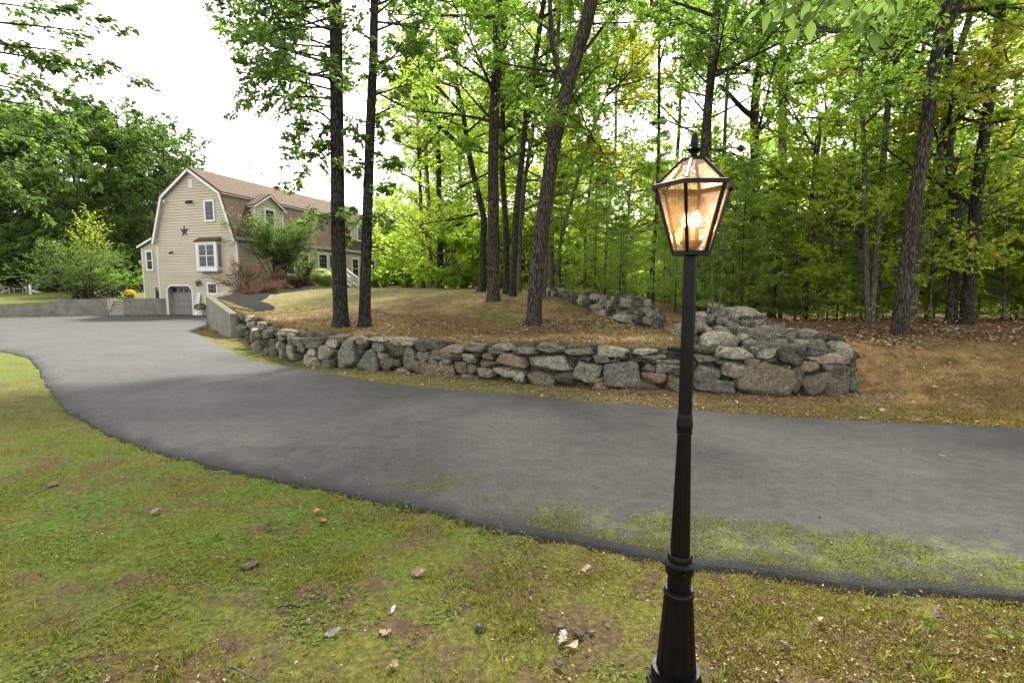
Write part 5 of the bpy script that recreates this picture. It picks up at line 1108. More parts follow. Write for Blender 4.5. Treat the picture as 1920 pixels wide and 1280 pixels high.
KT = {0: forest_kind('slender_tree', 55, 17, 7.5, 2.2, 12, M['green'], M['bark_pale'], .14, .09, (6, 6, 9), .5, .085), 1: forest_kind('slender_tree', 56, 16, 6.5, 2.2, 12, M['bright'], M['bark'], .14, .09, (6, 6, 9), .6, .07)}
sq = [(r.choice([0, 1]), atpx(px + r.uniform(-14, 14), r.uniform(17.5, 30)), r.uniform(0, 6.3), r.uniform(.9, 1.15)) for px in (1088, 1133, 1205, 1372, 1448, 1520, 1572, 1665, 1748, 1900)]
place(KT, sq, {0: 'thin pale tall stem among the woods behind the stone heaps', 1: 'thin brown tall stem among the woods behind the stone heaps'}, 'thin stems in the woods')
place(KR, sp, {0: 'bright leafy tree with brown trunk, one of many deep in the sunlit woods', 1: 'tall mid-green tree, one of many deep in the sunlit woods', 2: 'pale-stemmed light green tree leafy almost to the ground in the sunlit woods', 3: 'pale-stemmed tree with yellowing orange leaves in the sunlit woods'}, 'trees of the sunlit woods behind the lawn')
# understorey saplings, beech-like
KS = {0: forest_kind('beech_sapling', 60, 5.5, .6, 1.9, 20, M['lime'], M['bark_pale'], .10, .06, (7, 6, 10), .2, .04), 1: forest_kind('beech_sapling', 61, 4.2, .4, 1.6, 18, M['lime'], M['bark_pale'], .10, .06, (7, 6, 10), .2, .035),
      2: forest_kind('beech_sapling', 62, 5.0, .5, 1.7, 18, M['autumn'], M['bark_pale'], .10, .055, (7, 6, 10), .25, .035)}
sp = []
for D, px0, px1, st in ((14.2, 1480, 3000, 95), (16.5, 1440, 2900, 85), (20, 1380, 2700, 90), (24, 780, 2050, 85), (33, 740, 2000, 60)):
    for px in np.arange(px0, px1, st):
        q = px + r.uniform(-.4, .4) * st; d = D + r.uniform(-1, 1)
        if 860 < q < 1050 and D < 30: continue
        if q < 860 and D < 33: continue
        if q < 800: continue
        sp.append((r.choice([0, 1, 2], p=[.46, .46, .08]), atpx(q, d), r.uniform(0, 6.3), r.uniform(.8, 1.2)))
place(KS, sp, {0: 'taller bright green beech sapling in the understorey at the wood edge', 1: 'low bright green beech sapling in the understorey at the wood edge', 2: 'yellowing beech sapling in the understorey at the wood edge'}, 'saplings of the understorey')
KP = {0: conifer('pine_sapling', 70, 4.6, M['pine']), 1: conifer('pine_sapling', 71, 3.6, M['pine'], wide=.4), 2: conifer('pine_sapling', 72, 5.6, M['pine'], wide=.3)}
sp = []
for D, px0, px1, st in ((13.8, 1245, 1600, 75), (15.4, 1120, 1640, 62), (17.6, 1060, 1700, 56), (14.8, 1840, 2080, 70), (17, 1740, 2080, 75)):
    for px in np.arange(px0, px1, st):
        q = px + r.uniform(-.4, .4) * st; sp.append((r.choice([0, 1, 2]), atpx(q, D + r.uniform(-.5, .5)), r.uniform(0, 6.3), r.uniform(.66, .98)))
place(KP, sp, {0: 'soft dark green pine sapling of middle height in the thicket behind the stone heaps', 1: 'short broad pine sapling in the thicket behind the stone heaps', 2: 'tall narrow pine sapling in the thicket behind the stone heaps'}, 'pine saplings of the thicket')
# dark woods left of the house
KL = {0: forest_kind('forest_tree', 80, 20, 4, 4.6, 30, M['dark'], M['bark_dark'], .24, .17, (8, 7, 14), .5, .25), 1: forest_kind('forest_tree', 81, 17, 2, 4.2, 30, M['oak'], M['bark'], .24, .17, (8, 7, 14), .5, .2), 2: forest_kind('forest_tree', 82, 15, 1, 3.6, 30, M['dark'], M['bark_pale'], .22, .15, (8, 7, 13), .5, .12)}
sp = []
for (px, D, kd, sc) in [(325, 56, 0, .86), (285, 60, 0, 1.0), (245, 57, 0, 1.0), (205, 62, 1, 1.1), (160, 58, 1, 1.15), (115, 60, 0, 1.05), (70, 57, 1, 1.1), (25, 60, 0, 1.0), (-20, 57, 1, 1.1), (-70, 56, 0, 1.1), (-130, 55, 1, 1.1), (-190, 54, 0, 1.1),
                        (350, 64, 2, 1.0), (300, 53, 2, .75), (262, 52, 2, .7), (222, 53, 2, .8), (180, 52, 2, .8), (140, 54, 2, .75), (100, 52, 2, .8), (60, 53, 2, .8), (20, 52, 2, .85), (-25, 52, 2, .8), (-80, 51, 2, .8), (330, 70, 1, .8), (230, 70, 0, 1.1), (130, 70, 1, 1.3), (30, 70, 0, 1.2), (-60, 70, 0, 1.2)]:
    sp.append((kd, atpx(px, D), r.uniform(0, 6.3), sc))
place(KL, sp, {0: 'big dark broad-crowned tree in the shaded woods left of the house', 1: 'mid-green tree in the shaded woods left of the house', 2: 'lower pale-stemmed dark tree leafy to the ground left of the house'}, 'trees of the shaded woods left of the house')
KH = {0: forest_kind('forest_tree', 85, 16, 6, 2.6, 18, M['lime'], M['bark'], .2, .12, (6, 5, 7), .4, .15)}
sp = [(0, atpx(488, 72), 1.0, .98), (0, atpx(520, 73), 2.5, .93), (0, atpx(566, 74), 4.0, .88), (0, atpx(610, 75), 5.0, .9)]
place(KH, sp, 'yellow-green treetop showing above the house roof', 'treetops behind the house roof')
# woods right behind the lawn left part (behind house right end)
sp = [(2, atpx(752, 66), 1.2, .8), (2, atpx(775, 60), 3.2, .8), (0, atpx(728, 74), 3.9, .8), (2, atpx(742, 72), 3.9, .8), (1, atpx(700, 80), 3.9, .8)]
for kd, loc, rz, sc in sp: o = dup(KR[kd], loc, rz, sc); o['label'] = 'light green tree rising just right of the far end of the house'; o['group'] = 'trees right of the house'

# bushes closing the floor of the woods
KB = {0: forest_kind('woodland_bush', 63, 3.2, .15, 1.7, 24, M['bright'], M['bark_pale'], .13, .08, (7, 6, 9), .2, .03), 1: forest_kind('woodland_bush', 64, 2.4, .1, 1.5, 22, M['bright'], M['bark_pale'], .13, .08, (7, 6, 9), .2, .03)}
sp = []
for D, px0, px1, st in ((29, 860, 1060, 48), (36, 810, 1200, 40), (46, 785, 2600, 50), (60, 728, 2600, 42)):
    for px in np.arange(px0, px1, st):
        q = px + r.uniform(-.4, .4) * st; sp.append((r.choice([0, 1]), atpx(q, D + r.uniform(-1, 1)), r.uniform(0, 6.3), r.uniform(.9, 1.3) * (1.5 if D > 40 else 1)))
sp += [(1, atpx(px, 70 + r.uniform(-3, 3)), r.uniform(0, 6.3), 2.4) for px in range(716, 840, 17)]
place(KB, sp, {0: 'bright green bush on the floor of the sunlit woods', 1: 'low mid-green bush on the floor of the sunlit woods'}, 'bushes of the sunlit woods')
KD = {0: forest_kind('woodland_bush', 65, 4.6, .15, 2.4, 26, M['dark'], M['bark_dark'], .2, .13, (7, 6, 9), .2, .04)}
sp = [(0, atpx(px + r.uniform(-8, 8), 49 + r.uniform(-1, 3)), r.uniform(0, 6.3), r.uniform(.8, 1.2)) for px in range(-80, 285, 24)] + [(0, atpx(px, 64), r.uniform(0, 6.3), 1.6) for px in range(-80, 330, 30)]
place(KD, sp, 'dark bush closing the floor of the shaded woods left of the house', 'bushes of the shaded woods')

# ---- trees that lean into the frame from outside
T = Tree(90); fx = np.array([-9.6, 7.2, 0.0]); T.trunk([fx + [0, 0, -.2], fx + [.1, .1, 4], fx + [.2, .3, 9], fx + [.4, .4, 13]], [.2, .17, .12, .05], 12, .3)
LB = [((-40, 60), (110, 120), 9.0), ((-20, 95), (262, 138), 9.4), ((-30, 40), (230, 60), 8.6), ((-60, 0), (140, 20), 9.2), ((-30, 205), (190, 320), 9.6), ((-60, 200), (130, 250), 9.2), ((-50, 150), (150, 190), 8.8), ((-60, 280), (80, 390), 9.8), ((-40, 240), (160, 270), 10.4), ((-60, 330), (40, 360), 9.0), ((-60, -60), (150, -20), 9.2), ((-30, 80), (200, 100), 9.0), ((-60, 120), (120, 160), 9.6), ((-50, 180), (180, 215), 10.), ((-60, 300), (120, 330), 9.2)]
for (a, b_, D) in LB:
    s0 = at(*a, D - .8); e = at(*b_, D); st = fx + [.1, .15, max(2.2, s0[2] - 1.2)]; v = s0 - st
    T.wood(*tubes(np.array([[st, st + v * .5 + [0, 0, .3], s0]]), np.array([[.05, .035, .022]]), 6))
    v = e - s0; L = np.linalg.norm(v); T.limbs(s0[None], nrm(v)[None], np.array([L]), np.array([-.05]), np.array([.018]), 7, 6, 7, .10, .055, ratio=(.28, .42), ratio2=(.3, .5), t0=.02)
z_ = T.r.uniform(7, 12.5, 12); T.limbs(onpath(T, z_), rdirs(T.r, 12, .1, .8), T.r.uniform(1.8, 3.2, 12), np.zeros(12), np.full(12, .04), 7, 6, 8, .11, .06)
T.make('maple_tree', fx + [0, 0, gz(fx[0], fx[1])], M['bark'], M['oak'], 'leafy branches hanging into view at the upper left from a tree beyond the frame')
T = Tree(91); fx = np.array([4.6, 1.3, 0.0]); T.trunk([fx + [0, 0, -.2], fx + [.05, 0, 3], fx + [.2, -.1, 7]], [.12, .10, .05], 12, .3)
def bigleaf(P, A, N, L, W):
    n = len(P); S = nrm(np.cross(A, N)); N = nrm(np.cross(S, A)); out = []
    prof = [(0, 0), (.12, .22), (.3, .45), (.5, .5), (.72, .32), (.9, .11), (1, 0)]; rows = []
    for t, w_ in prof: rows.append((t, w_))
    V = []; 
    for t, w_ in rows:
        cen = P + A * (L * t)[:, None] - N * (L * .22 * t * t)[:, None]
        V += [cen + S * (W * w_)[:, None] + N * (W * w_ * .25)[:, None], cen, cen - S * (W * w_)[:, None] + N * (W * w_ * .25)[:, None]]
    m = len(rows); V = np.stack(V, 1).reshape(-1, 3); base = np.arange(n)[:, None] * (3 * m); Fq = []
    for i in range(m - 1):
        for j in (0, 1): Fq.append(base + np.array([[i * 3 + j, i * 3 + j + 1, (i + 1) * 3 + j + 1, (i + 1) * 3 + j]]))
    return V, np.vstack(Fq)
HB = [((1470, -8), (1425, 18), 2.6), ((1530, -15), (1462, 40), 2.6), ((1600, -20), (1540, 10), 2.7), ((1640, -15), (1590, 55), 2.5), ((1700, -20), (1640, 25), 2.7), ((1560, -15), (1500, 55), 2.6), ((1660, -30), (1680, 10), 2.6), ((1590, -10), (1640, 60), 2.6), ((1500, -20), (1430, -8), 2.7)]
P, A = [], []; hub = at(1760, -160, 2.4)
T.wood(*tubes(np.array([[fx + [.08, 0, 2.6], fx + [-.6, .3, 3.2], hub + [.3, 0, .1], hub, at(1650, -70, 2.6), at(1540, -40, 2.6)]]), np.array([[.035, .028, .018, .014, .008, .004]]), 6))
for (a, b_, D) in HB:
    s0 = at(*a, D); e = at(*b_, D); n_ = 5; bb = at((a[0] + 1640) / 2, -55, 2.6)
    T.wood(*tubes(np.array([[bb, s0, e]]), np.array([[.004, .003, .0015]]), 4))
    for k in range(n_):
        t = k / (n_ - 1.); q_ = s0 + (e - s0) * t; sd_ = 1 if k % 2 else -1; ax = nrm((e - s0)) * .6 + np.array([sd_ * .6, T.r.normal() * .4, -.45]); P.append(q_); A.append(nrm(ax))
P = np.array(P); A = np.array(A); nn = len(P); V, Fq = bigleaf(P, A, nrm(np.array([0, -.5, .8]) + T.r.normal(size=(nn, 3)) * .5), T.r.uniform(.075, .12, nn), T.r.uniform(.045, .06, nn))
t = T.make('hickory_tree', fx + [0, 0, gz(fx[0], fx[1])], M['bark'], M['green'], 'large close leaves dangling at the top right from a tree beside the viewer')
npmesh('crown', V, [Fq], M['dark'], t, org=t.location, smooth=True)
z_ = T.r.uniform(4, 6.5, 8); T2 = Tree(92); T2.path = T.path; T2.limbs(onpath(T, z_), rdirs(T2.r, 8, .2, .9), T2.r.uniform(1., 1.8, 8), np.zeros(8), np.full(8, .02), 6, 5, 7, .1, .05)
npmesh('crown', np.vstack(T2.lv), [np.vstack(T2.lf)], M['green'], t, org=t.location)

# ---- shrubs around the house and on the terrace
def shrub(name, px, D, H, W, lm, label, n=4000, seed=1, L=.07, Wd_=.04, stems=9, base=.0, bm=None, cat='shrub', dz=0, loc=None, kk=(6, 5, 8), e=(.7, 1.35)):
    T = Tree(seed); r = T.r; loc = onground(px, D) if loc is None else np.array(loc); S = np.tile(np.array([[0, 0, base]]), (stems, 1)) + r.normal(size=(stems, 3)) * [W * .06, W * .06, 0]
    Dd = rdirs(r, stems, *e); asp = W / 2 / H; Dd[:, :2] *= max(.3, asp * 1.3); Dd = nrm(Dd); Ls = H * r.uniform(.75, 1.08, stems) / np.clip(Dd[:, 2], .8, 1)
    T.limbs(S, Dd, Ls, r.uniform(-.05, .0, stems), np.full(stems, .02 + .006 * H), *kk, L, Wd_, t0=.2)
    return T.make(name, loc, bm or M['bark'], lm, label, cat=cat, world=False)
shrub('spreading_shrub', 150, 40, 3.9, 6.8, M['dark'], 'wide many-stemmed green shrub on the terrace lawn behind the low wall', seed=101, L=.12, Wd_=.075, stems=26, kk=(8, 7, 9), e=(.35, 1.3))
shrub('young_tree', 172, 43.5, 6.0, 1.2, M['lime'], 'narrow bright lime young tree rising above the wide shrub', seed=102, L=.14, Wd_=.09, stems=6, kk=(9, 6, 7), e=(1.42, 1.54))
shrub('spreading_shrub', 218, 42, 2.4, 3.0, M['green'], 'lower lighter green bush at the right side of the wide shrub', seed=103, L=.12, Wd_=.075, stems=12, kk=(7, 6, 8))
hw = lambda s, o: (HC + E1 * s - E2 * o)
def hp(s, o): q_ = hw(s, o); return np.array([q_[0], q_[1], gz(q_[0], q_[1])])
shrub('evergreen_shrub', 0, 0, 3.9, 3.7, M['dark'], 'tall feathery green shrub hiding the near front corner of the house', seed=104, L=.12, Wd_=.05, stems=26, loc=hp(1.4, 2.2), kk=(9, 8, 13), e=(.75, 1.4), base=.8)
shrub('evergreen_shrub', 0, 0, 2.5, 2.2, M['dark'], 'smaller blue-green shrub between the tall shrub and the pale hydrangea', seed=105, L=.10, Wd_=.04, stems=12, loc=hp(4.7, 1.6), kk=(7, 6, 8))
shrub('barberry_bush', 0, 0, 1.9, 3.2, M['barberry'], 'twiggy red-brown bush on the mulch at the corner of the house', seed=106, L=.07, Wd_=.04, stems=22, loc=(-17.1, 33.0, gz(-17.1, 33.0)), kk=(8, 6, 7), e=(.3, 1.3))
q_ = P2 + [1.0, 3.0]; shrub('barberry_bush', 0, 0, 1.0, 2.4, M['barberry'], 'low red-brown bush creeping along the top of the concrete wall', seed=107, L=.05, Wd_=.03, stems=20, loc=(q_[0], q_[1], gz(*q_)), kk=(8, 6, 7), e=(.15, .9))
shrub('barberry_bush', 0, 0, 1.1, 1.8, M['barberry'], 'small dark reddish bush under the front windows', seed=108, L=.07, Wd_=.04, stems=16, loc=hp(3.6, 1.8), kk=(7, 6, 7), e=(.3, 1.2))
def flowerbush(s, o, R_, label, seed):
    t = empty('hydrangea_bush', hp(s, o), 0, label, 'shrub'); rr = np.random.RandomState(seed); V, f = ball_leaves(rr, 2600, (0, 0, R_ * .75), (R_, R_, R_ * .85), .13, .08); npmesh('foliage', V, [f], M['oak'], t)
    Vs, Fs, n = [], [], 0
    for k in range(46):
        a, e_ = rr.uniform(0, 6.3), rr.uniform(.0, 1.4); c = np.array([math.cos(a) * math.cos(e_), math.sin(a) * math.cos(e_), math.sin(e_) * .9]) * R_ * .98 + [0, 0, R_ * .75]
        V, f = ball_leaves(rr, 60, c, (.15, .15, .11), .07, .06, shell=.8); Vs.append(V); Fs.append(f + n); n += len(V)
    npmesh('flower_heads', np.vstack(Vs), [np.vstack(Fs)], M['flower'], t)
flowerbush(7.5, 1.1, .95, 'round hydrangea with pale yellow flower heads left of the front steps', 120)
flowerbush(16.2, 1.2, .85, 'round hydrangea with pale flower heads right of the front steps', 121)
# edging slab
q_ = hp(4.6, 3.0); t = empty('edging_stone', q_, math.atan2(E1[1], E1[0]), 'long flat pale edging stone lying on the mulch in front of the house', 'stone'); b = MB().box(-1.6, -.15, 0, 1.6, .15, .14); b.build('slab', M['concrete'], t, bevel=.02)

# slim dead sapling by the stone heap
T = Tree(130); D = 10.6
T.trunk([onground(1338, D) - [0, 0, .1], at(1336, 560, D), at(1334, 500, D), at(1337, 430, D), at(1333, 380, D)], [.022, .018, .015, .010, .005], 6, .15, .03, 1)
T.trunk([at(1335, 474, D), at(1360, 460, D), at(1390, 452, D), at(1420, 450, D), at(1444, 442, D)], [.012, .011, .009, .007, .003], 5, .1, .03, 1)
T.trunk([at(1420, 450, D), at(1417, 442, D), at(1418, 436, D)], [.006, .005, .002], 4, .03, 0, 1); T.trunk([onground(1342, D) - [0, 0, .1], at(1352, 540, D), at(1356, 480, D), at(1350, 410, D)], [.016, .013, .010, .005], 6, .15, .03, 1)
T.make('bare_sapling', onground(1338, D), M['bark_pale'], None, 'thin leafless sapling with one long side branch at the stone heap')

# ---- adirondack chairs and small table on the far left lawn
def chair(loc, rz, label, m):
    t = empty('adirondack_chair', loc, rz, label, 'chair', 'chairs on the far left lawn')
    for x in (-.3, .3): MB().hexa([(x - .02, -.42, 0), (x + .02, -.42, 0), (x + .02, -.32, 0), (x - .02, -.32, 0)], [(x - .02, -.42, .52), (x + .02, -.42, .52), (x + .02, -.32, .52), (x - .02, -.32, .52)]).build('leg', m, t)
    for x in (-.3, .3): MB().bar((x, -.38, .33), (x, .5, .03), .04, .12).build('side_rail', m, t)
    MB().bar((0, -.4, .36), (0, .2, .22), .58, .025).build('seat', m, t)
    b = MB()
    for k in range(5): x = -.24 + k * .12; b.bar((x * .8, .15, .2), (x * 1.25, .52, .98 - abs(k - 2) * .05), .105, .02)
    b.build('backrest', m, t)
    for x in (-.36, .36): MB().bar((x, -.46, .54), (x, .32, .56), .13, .025).build('armrest', m, t)
grey = simple('weathered_cedar', (.24, .22, .19), .85); green_w = simple('pale_green_paint', (.36, .42, .36), .6)
chair(onground(12, 46), 1.9, 'weathered grey garden chair seen from the side, leftmost on the lawn', grey)
chair(onground(62, 47), -1.2, 'white garden chair half hidden beside the wide shrub', M['trim'])
t = empty('garden_table', onground(40, 46.3), 0, 'low weathered grey table between the garden chairs', 'table', ); MB().box(-.45, -.3, .38, .45, .3, .42).build('tabletop', grey, t)
for x in (-.38, .38):
    for y in (-.24, .24): MB().box(x - .03, y - .03, 0, x + .03, y + .03, .38).build('leg', grey, t)
q_ = onground(58, 45); t = empty('garden_post', q_, 0, 'short white post in the far left lawn by the chairs', 'post'); MB().box(-.06, -.06, 0, .06, .06, .85).build('post', M['trim'], t); MB().prism([(-.08, -.08, .85), (.08, -.08, .85), (.08, .08, .85), (-.08, .08, .85)], (0, 0, .05)).build('cap', M['trim'], t)
q_ = onground(239, 42); t = empty('garden_post', q_, 0, 'grey wooden post behind the yellow chrysanthemum pot', 'post'); MB().box(-.07, -.07, 0, .07, .07, 1.05).build('post', grey, t, bevel=.01)
q_ = onground(204, 43); hp_ = empty('stone_heap', q_, 0, 'low mound of pale fieldstones on the terrace right of the wide shrub', 'stone heap'); rsx = rs
for k in range(26):
    a = rs.uniform(0, 6.3); d_ = rs.rand() * 1.2; c = q_ + [math.cos(a) * d_ * 1.3, math.sin(a) * d_ * .6, .08 + .42 * (1 - d_ / 1.25)]; V, f = rockv(rs, tuple(rs.uniform(.25, .6, 3) * (1.2, 1, .7)), 2); npmesh('stone', V + c, [f], M['rock_grey'], hp_, smooth=True, org=q_)
# ================================================================ GROUND COVER
def scatter(n, x0, x1, y0, y1, seed, region=None):
    """random ground points, denser towards the viewer; region keeps a boolean mask of (x, y)"""
    r = np.random.RandomState(seed); px = r.uniform(x0, x1, n); py = r.uniform(y0, y1, n)
    a = (px - 960) / F; b = (640 - py) / F; dy = CP + b * SP; dz = -SP + b * CP
    t = -EYE / dz; x, y = a * t, dy * t
    for _ in range(6): z = ground(x, y); t = .5 * t + .5 * (z - EYE) / dz; x, y = a * t, dy * t
    k = (t > 0) & (y < 45) & ~indrive(x, y) & np.isfinite(x)
    x, y = x[k], y[k]; x = x + r.normal(size=len(x)) * .03; y = y + r.normal(size=len(y)) * .03
    k = ~indrive(x, y)
    if region is not None: k &= region(x, y)
    x, y = x[k], y[k]
    return np.column_stack([x, y, ground(x, y) - np.where((y < 5.2) & (~inpoly(POLY_U, x, y)), .012, 0)]), r
green_w_ = lambda x, y: sstep(-x + .2 * y, -1.2, 2.2) * (.25 + .75 * sstep(y, 1.9, 3.4))
def low(x, y): return ~inpoly(POLY_U, x, y)
def litter_mat(name, cols, tf=.15): return leafmat(name, cols, (.2, .12, .05), tf)
M['blade'] = leafmat('grass_blade', [(.07, .085, .015), (.12, .14, .022), (.18, .20, .03), (.27, .25, .06)], (.24, .28, .04), .3)
M['clover'] = leafmat('clover_leaf', [(.05, .075, .02), (.08, .12, .026), (.12, .165, .034), (.18, .22, .05)], (.14, .24, .04), .4)
M['mosst'] = leafmat('moss_tuft', [(.06, .052, .01), (.12, .11, .016), (.18, .165, .024), (.25, .215, .04)], (.22, .21, .025), .15)
M['mossd'] = leafmat('drive_moss_tuft', [(.05, .055, .008), (.10, .11, .012), (.16, .16, .018), (.23, .21, .03)], (.2, .24, .025), .2)
M['drygrass'] = leafmat('dry_grass', [(.10, .07, .03), (.17, .125, .055), (.25, .19, .09), (.12, .12, .03)], (.2, .15, .06), .2)
M['litter'] = litter_mat('dead_leaf', [(.04, .022, .013), (.09, .05, .028), (.16, .095, .055), (.26, .18, .12), (.36, .29, .21)])
M['pale_litter'] = litter_mat('bleached_leaf', [(.16, .10, .06), (.28, .21, .15), (.42, .36, .28), (.24, .13, .06)])
def blades(P, r, H, W, spread=.5):
    n = len(P); A = nrm(np.array([0, 0, 1.]) + r.normal(size=(n, 3)) * [spread, spread, .05]); N = nrm(np.cross(A, r.normal(size=(n, 3))))
    return lf(P, A, N, H * r.uniform(.5, 1.3, n), W, 0, .15)
def flakes(P, r, L, W, tilt=.35, lift=.006):
    n = len(P); A = r.normal(size=(n, 3)); A[:, 2] *= tilt * .6; A = nrm(A); N = nrm(np.array([0, 0, 1.]) + r.normal(size=(n, 3)) * tilt); N = nrm(N - A * (N * A).sum(1, keepdims=True))
    return lf(P + [0, 0, lift], A, N, L * r.uniform(.5, 1.3, n), W * r.uniform(.6, 1.3, n), r.uniform(-.3, .5) if n < 3 else .25, .08)
def stuff(name, parts, m, lab=None):
    Vs, Fs, n = [], [], 0
    for V, f in parts: Vs.append(V); Fs.append(f + n); n += len(V)
    o = npmesh(name, np.vstack(Vs), [np.vstack(Fs)], m); setp(o, lab, name.replace('_', ' '), kind='stuff'); return o
lown = lambda thr, s, sc=1.3: (lambda x, y: low(x, y) & (fbm(x * sc, y * sc, s) + .25 * (green_w_(x, y) - .5) > thr))
# grass blades
P, r = scatter(120000, -250, 2150, 655, 1400, 201, lambda x, y: low(x, y) & (fbm(x * 1.1, y * 1.1, 61) + .5 * (green_w_(x, y) - .62) > .46)); parts = [blades(P, r, .035, .0045)]
P, r = scatter(26000, -250, 2150, 655, 1400, 202, lambda x, y: low(x, y) & (fbm(x * 2.1, y * 2.1, 62) + .5 * (green_w_(x, y) - .62) > .55)); parts.append(blades(P, r, .065, .005, .8))
P, r = scatter(2600, -250, 2150, 690, 1400, 209, lambda x, y: low(x, y) & (y < 9) & (fbm(x * 3.1, y * 3.1, 66, 4) > .54)); k_ = np.repeat(np.arange(len(P)), 7); PP = P[k_] + np.random.RandomState(4).normal(size=(len(k_), 3)) * [.012, .012, 0]
parts.append(blades(PP, np.random.RandomState(6), .075, .0045, .55)); stuff('lawn_grass', parts, M['blade'], 'short patchy green grass of the near lawn')
# clover and small weeds
P, r = scatter(60000, -250, 2150, 700, 1400, 203, lambda x, y: low(x, y) & (y < 9) & (fbm(x * 1.9, y * 1.9, 71, 5) + .4 * (green_w_(x, y) - .7) > .44 + .2 * np.random.RandomState(3).rand(len(x))))
k3 = np.repeat(np.arange(len(P)), 3); an = np.tile(np.arange(3) * 2.094, len(P)) + np.repeat(r.uniform(0, 6.3, len(P)), 3); h = np.repeat(r.uniform(.008, .03, len(P)), 3); s_ = np.repeat(r.uniform(.006, .013, len(P)), 3)
A = np.column_stack([np.cos(an), np.sin(an), r.uniform(-.1, .35, len(an))]); stuff('clover', [lf(P[k3] + np.column_stack([0 * h, 0 * h, h]), nrm(A), nrm(np.array([0, 0, 1.]) + r.normal(size=(len(k3), 3)) * .2), s_ * 1.25, s_ * 1.2, .1, .1)], M['clover'], 'low clover and small round-leaved weeds in the near lawn')
# moss
P, r = scatter(230000, -200, 2150, 760, 1400, 204, lambda x, y: low(x, y) & (y < 8.5) & (fbm(x * 2.2, y * 2.2, 81, 4) > .39))
n = len(P); A = nrm(np.array([0, 0, .7]) + r.normal(size=(n, 3)) * .6); parts = [lf(P, A, nrm(np.cross(A, r.normal(size=(n, 3)))), .013 * r.uniform(.5, 1.4, n), .008, 0, 0)]
P, r = scatter(15000, 1000, 2150, 760, 830, 205, lambda x, y: low(x, y)); n = len(P); A = nrm(np.array([0, 0, .7]) + r.normal(size=(n, 3)) * .6); parts.append(lf(P, A, nrm(np.cross(A, r.normal(size=(n, 3)))), .03, .018, 0, 0))
stuff('moss', parts, M['mosst'], 'yellow-green cushion moss between the near lawn and the lamp')
# cushions of moss standing on the asphalt along the near edge
r = np.random.RandomState(230); n = 330000; x = r.uniform(-1.6, 5.5, n); y = r.uniform(1.6, 6.0, n); dn_, _ = pdist(nl, x, y); m_ = indrive(x, y) & (dn_ > .03)
x, y, dn_ = x[m_], y[m_], dn_[m_]; dens = .80 * (1 - sstep(dn_, .12, 1.15)) * np.interp(x, [-1.6, -.4, .6, 2], [0, .7, 1, 1.05]); m_ = (dens > .08) & ((fbm(x * 3.1, y * 3.1, 77, 5) - .5) * 1.5 + dens > .40 + .5 * r.rand(len(x))); x, y = x[m_], y[m_]
P = np.column_stack([x, y, LOW(x, y) + .05]); n = len(P); A = nrm(np.array([0, 0, .5]) + r.normal(size=(n, 3)) * .7); A[:, 2] = np.abs(A[:, 2])
stuff('drive_moss', [lf(P, A, nrm(np.cross(A, r.normal(size=(n, 3)))), .012 * r.uniform(.5, 1.4, n), .008, 0, 0)], M['mossd'], 'patchy yellow-green moss creeping over the near edge of the drive')
# litter in the near lawn
P, r = scatter(80000, -200, 2150, 760, 1400, 206, lambda x, y: low(x, y) & (y < 8.5) & (fbm(x * 2.0, y * 2.0, 91, 4) - .25 * (green_w_(x, y) - .5) > .46)); parts = [flakes(P, r, .014, .005, .8)]
P, r = scatter(9000, -200, 2150, 700, 1400, 207, lambda x, y: low(x, y) & (y < 9)); parts.append(flakes(P, r, .022, .013, .6, .015))
P, r = scatter(1100, -200, 2150, 700, 1400, 208, lambda x, y: low(x, y) & (y < 9)); parts.append(flakes(P, r, .05, .003, .25, .02)); stuff('leaf_litter', parts, M['litter'], 'fine brown leaf crumbs and needles among the moss of the near lawn')
r = np.random.RandomState(231); n = 5200; x = r.uniform(-9, 9, n); y = r.uniform(1.8, 17, n); dn_, _ = pdist(np.vstack([DR, DR[:1]]), x, y); m_ = indrive(x, y) & (dn_ > .02) & (r.rand(n) < .10 + .9 * np.exp(-dn_ / .35)); x, y = x[m_], y[m_]
P = np.column_stack([x, y, LOW(x, y) + .051]); stuff('drive_litter', [flakes(P, r, .03, .012, .2, .004)], M['litter'], 'needles and leaf crumbs drifted along the sides of the drive')
# dry upper lawn
up_ = lambda x, y: inpoly(POLY_U, x, y) & (y < 40)
P, r = scatter(80000, 420, 1400, 545, 668, 210, lambda x, y: up_(x, y) & (fbm(x * .9, y * .9, 32) > .36)); parts = [blades(P, r, .045, .011, .7)]
P, r = scatter(70000, 1500, 2150, 610, 806, 211, lambda x, y: (fbm(x * 1.1, y * 1.1, 33) > .42)); parts.append(blades(P, r, .032, .008, .8))
P, r = scatter(35000, 340, 1700, 615, 800, 212, lambda x, y: low(x, y) & (y > 5.5)); parts.append(blades(P, r, .03, .008, .8))
stuff('dry_grass', parts, M['drygrass'], 'short dry tan grass of the upper lawn and the bank')
# fallen leaves, nobody could count them
P, r = scatter(4200, 450, 1330, 545, 650, 213, up_); parts = [flakes(P, r, .075, .045, .5, .02)]
P, r = scatter(2600, 1000, 1330, 556, 625, 214, up_); parts.append(flakes(P, r, .08, .05, .6, .02))
W_ = lambda x, y: inpoly(POLY_U, x, y) & (sstep(y - 9.3 + 1.6 * (fbm(x * .8, y * .8, 55, 4) - .5), -.6, 1.6) * sstep(x, 4.6, 7.0) > .1 + .8 * np.random.RandomState(8).rand(len(x)))
P, r = scatter(15000, 1400, 2150, 585, 720, 216, W_); parts.append(flakes(P, r, .075, .045, .7, .02))
P, r = scatter(5000, 620, 2050, 690, 806, 217, lambda x, y: low(x, y) & (y > 5.2)); parts.append(flakes(P, r, .04, .026, .6, .01))
stuff('fallen_leaves', parts, M['litter'], 'brown leaf litter at the wood edge and along the foot of the stones')
